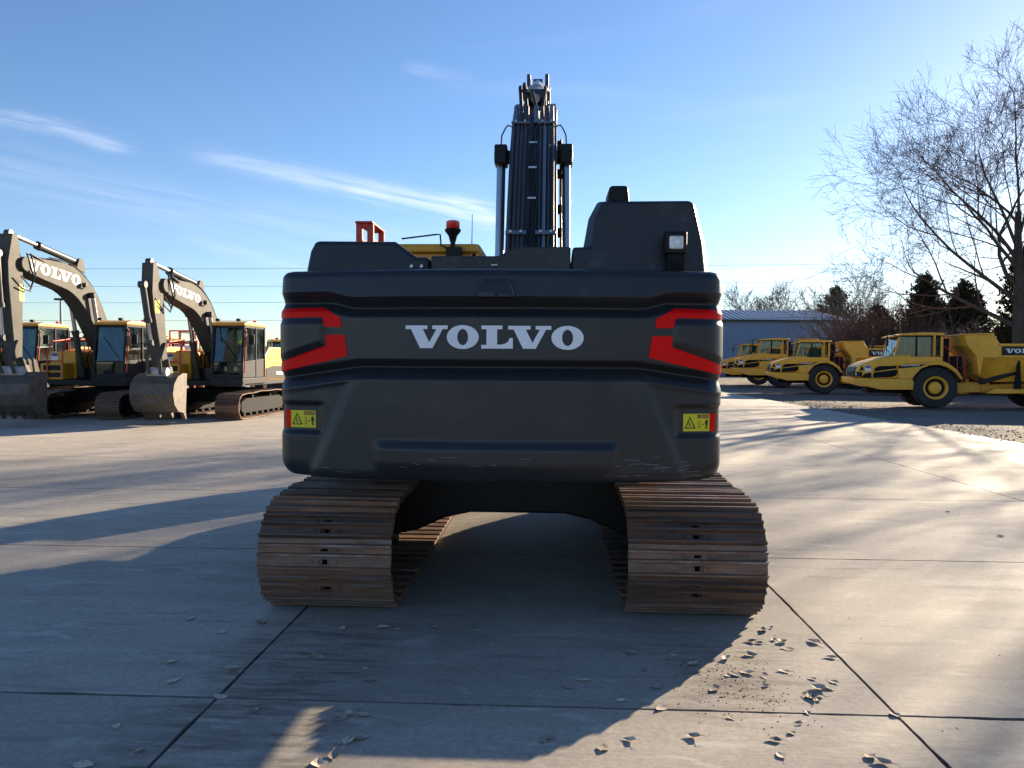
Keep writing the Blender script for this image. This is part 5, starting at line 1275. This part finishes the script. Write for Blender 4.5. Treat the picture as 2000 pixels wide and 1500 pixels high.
# ------------------------------------------------------------------ brush
def shrub(label, loc, H, W_, seed, m_, n=420):
    rg = random.Random(seed); e = tag(empty('brush_shrub', loc), label, 'shrub', 'tangled winter brush behind the trucks')
    mb = MB()
    for i in range(n):
        a = rg.uniform(0, 2 * math.pi); r = W_ * math.sqrt(rg.random()) * 0.6; p = Vector((r * math.cos(a), r * math.sin(a) * 0.6, -0.06))
        d = Vector((math.cos(a) * 0.5 + rg.gauss(0, .3), math.sin(a) * 0.3 + rg.gauss(0, .3), 1)).normalized(); L = H * rg.uniform(0.5, 1.05)
        pts = [p]; dd = d
        for k_ in range(5):
            dd = (dd + Vector((rg.gauss(0, .16), rg.gauss(0, .16), -0.03))).normalized(); pts.append(pts[-1] + dd * L / 5)
        mb.tube(pts, [0.034, 0.030, 0.026, 0.021, 0.016, 0.009], 3, cap=False)
        for k_ in range(16):
            j = rg.randint(1, 4); f = rg.random(); q = pts[j].lerp(pts[j + 1], f)
            e_ = (dd + Vector((rg.gauss(0, .6), rg.gauss(0, .6), rg.gauss(0, .5)))).normalized(); l = rg.uniform(0.25, 0.8)
            q2 = q + e_ * l; mb.tube([q, (q + q2) / 2 + Vector((rg.gauss(0, .04), rg.gauss(0, .04), rg.gauss(0, .04))), q2], [0.017, 0.013, 0.007], 3, cap=False)
    mb.build('branches', m_, e)
    return e
for i, (x, d, h, w_, mm, lb_) in enumerate(((31.0, 62, 8.2, 3.8, 'red_twig', 'reddish leafless thicket between the shed and the front dump truck'), (34.6, 74, 8.6, 3.4, 'grey_twig', 'pale leafless thicket at the end of the shed'), (29.0, 59, 6.2, 3.0, 'red_twig', 'low reddish brush just behind the front truck cab'),
                                             (34.0, 55, 5.2, 3.6, 'grey_twig', 'grey brush under the pointed cedar'), (35.0, 45, 4.6, 3.2, 'red_twig', 'brown brush beneath the huge bare tree'), (41, 67, 6.5, 4.5, 'grey_twig', 'tall grey brush filling the gap behind the cedars'),
                                             (29.5, 49, 3.6, 3.6, 'red_twig', 'low brown brush behind the front truck body'), (38.0, 84, 6.5, 3.8, 'grey_twig', 'grey brush beyond the corner of the shed'), (45, 60, 6.0, 5.0, 'grey_twig', 'dense grey thicket at the back of the lot'), (35.2, 70, 8.0, 3.4, 'red_twig', 'russet thicket between the pointed cedar and the pale thicket'))):
    shrub(lb_, G(x, d), h, w_, 70 + i, mm)
# far tree line on the horizon
rg = random.Random(9); mb = MB()
for i in range(900):
    x = rg.uniform(-420, 420); d = rg.uniform(380, 430); h = rg.uniform(4, 8.5) * (1 + 0.3 * math.sin(x * 0.03))
    p = G(x, d, -0.06)
    for k_ in range(9):
        q = p + Vector((rg.gauss(0, 1.6), rg.gauss(0, 1.0), 0)); t = q + Vector((rg.gauss(0, 1.2), rg.gauss(0, 1), h * rg.uniform(0.5, 1)))
        mb.add([q - RGT * 0.5, q + RGT * 0.5, t + RGT * 0.15, t - RGT * 0.15], [(0, 1, 2, 3)])
tl = mb.build('tree_line', 'twig'); tag(tl, 'far grey line of bare woods along the horizon', 'woods'); tl['kind'] = 'stuff'

# ------------------------------------------------------------------ fallen leaves and crumbs of soil
def leaf_mesh(seed):
    rg = random.Random(seed); L, Wd = 0.085, 0.058; mb = MB(); nu, nv = 8, 6
    cu, tw, fold = rg.uniform(6, 16), rg.uniform(-0.5, 0.5), rg.uniform(0.3, 1.1)
    prof = [0.0, 0.55, 0.9, 1.0, 0.95, 0.82, 0.6, 0.32, 0.0]
    for i in range(nu + 1):
        t = i / nu
        for j in range(nv + 1):
            s = (j / nv - 0.5) * 2; w_ = Wd * 0.5 * max(0.03, prof[i]) * (1 + 0.12 * math.sin(t * 25 + j))
            x = (t - 0.5) * L; y = s * w_
            z = cu * (x * x) * 0.5 * rg.uniform(0.95, 1.05) + fold * abs(y) * 0.5 + tw * x * y * 8 + rg.uniform(0, 0.0025)
            mb.v.append((x, y, z))
    zm = min(v[2] for v in mb.v); mb.v = [(a, b, c - zm + 0.001) for a, b, c in mb.v]
    for i in range(nu):
        for j in range(nv): mb.f.append((i * (nv + 1) + j, i * (nv + 1) + j + 1, (i + 1) * (nv + 1) + j + 1, (i + 1) * (nv + 1) + j))
    z0 = mb.v[nv // 2][2]; mb.tube([(-L / 2, 0, z0), (-L / 2 - 0.02, 0.004, z0 + 0.004), (-L / 2 - 0.035, 0.01, max(0.002, z0 - 0.004))], 0.0013, 4)
    o = mb.build('fallen_leaf', 'leaf', None, smooth=60); md = o.data; bpy.data.objects.remove(o)
    return md
LM = [leaf_mesh(100 + i) for i in range(7)]
RL = [(1.71, -2.47), (1.78, -2.42), (1.57, -2.69), (1.62, -2.71), (1.73, -2.65), (1.78, -2.68), (1.77, -2.8), (1.51, -2.92), (1.35, -2.99), (1.98, -2.67), (1.99, -2.93), (1.34, -3.22), (1.39, -3.18), (1.42, -3.2), (1.3, -3.24), (1.51, -3.24), (1.64, -3.16), (1.48, -3.37), (1.77, -3.26), (1.76, -3.39), (1.88, -3.3), (1.82, -3.38), (1.69, -3.5), (1.71, -3.54), (1.66, -3.49), (0.85, -3.69), (1.18, -3.44), (1.6, -3.7), (1.19, -3.78), (1.51, -3.82), (1.45, -3.92), (1.34, -4.0), (0.96, -3.99), (0.52, -4.12), (0.65, -4.04), (0.27, -4.03), (0.24, -4.08), (1.33, -4.14), (1.74, -4.13), (1.77, -4.18), (2.04, -3.69), (0.78, -2.94), (0.82, -3.2), (1.04, -2.95), (1.13, -3.09), (0.46, -3.36), (0.37, -3.46), (0.61, -2.68), (0.65, -3.61), (0.87, -3.43)]
LLF = [(-2.23, -2.49), (-1.71, -2.54), (-1.9, -2.72), (-1.42, -2.78), (-1.12, -2.62), (-1.98, -3.25), (-1.83, -3.51), (-0.74, -3.43), (-0.8, -3.27), (-1.13, -3.12), (-1.85, -4.05), (-1.61, -4.27), (-0.8, -3.88), (-0.75, -3.85), (-0.78, -3.9), (-0.67, -3.86), (-0.68, -4.12), (-0.64, -4.09), (-0.7, -4.14), (-0.71, -4.27), (-0.76, -4.34), (-1.24, -3.84), (-0.85, -2.58), (-0.75, -2.60), (-0.5, -2.56), (-1.49, -3.69), (-1.79, -4.41), (-7.08, 5.17), (5.14, 1.9), (5.01, 0.57), (-1.57, -3.33)]
rg = random.Random(77)
def leaf(x, y, label, group, s):
    o = bpy.data.objects.new('fallen_leaf', rg.choice(LM)); col.objects.link(o); o.location = (x, y, 0.0005); o.rotation_euler = (rg.gauss(0, 0.06), rg.gauss(0, 0.06), rg.uniform(0, 6.28)); k_ = s * rg.uniform(0.6, 1.3); o.scale = (k_, k_ * rg.uniform(0.8, 1.15), k_ * rg.uniform(0.45, 1.15))
    tag(o, label, 'leaf', group)
for x, y in RL: leaf(x, y, 'dry curled tan leaf on the concrete behind the right track', 'leaves strewn behind the right track', 0.88)
for x, y in LLF: leaf(x, y, 'dry brown leaf lying on the shaded concrete away from the right track', 'scattered leaves on the open concrete', 0.95)
mb = MB()
def crumb(x, y, r):
    a = rg.uniform(0, 6); p = Vector((x, y, 0.0))
    vs = [p + Vector((math.cos(a + q * 1.57) * r, math.sin(a + q * 1.57) * r * rg.uniform(.6, 1.1), 0)) for q in range(4)] + [p + Vector((rg.uniform(-.3, .3) * r, 0, r * rg.uniform(.5, 1)))]
    mb.add(vs, [(0, 1, 4), (1, 2, 4), (2, 3, 4), (3, 0, 4)])
for i in range(420): crumb(rg.gauss(1.30, 0.15), rg.gauss(-3.38, 0.24), rg.uniform(0.0015, 0.0065))
for i in range(160): crumb(rg.gauss(-1.15, 0.3), rg.gauss(-3.5, 0.6), rg.uniform(0.002, 0.006))
for i in range(420): crumb(rg.uniform(-4, 6), rg.uniform(-5, 6), rg.uniform(0.002, 0.007))
o = mb.build('soil_crumbs', 'dirt'); tag(o, 'dark crumbs of soil sprinkled on the concrete', 'soil'); o['kind'] = 'stuff'
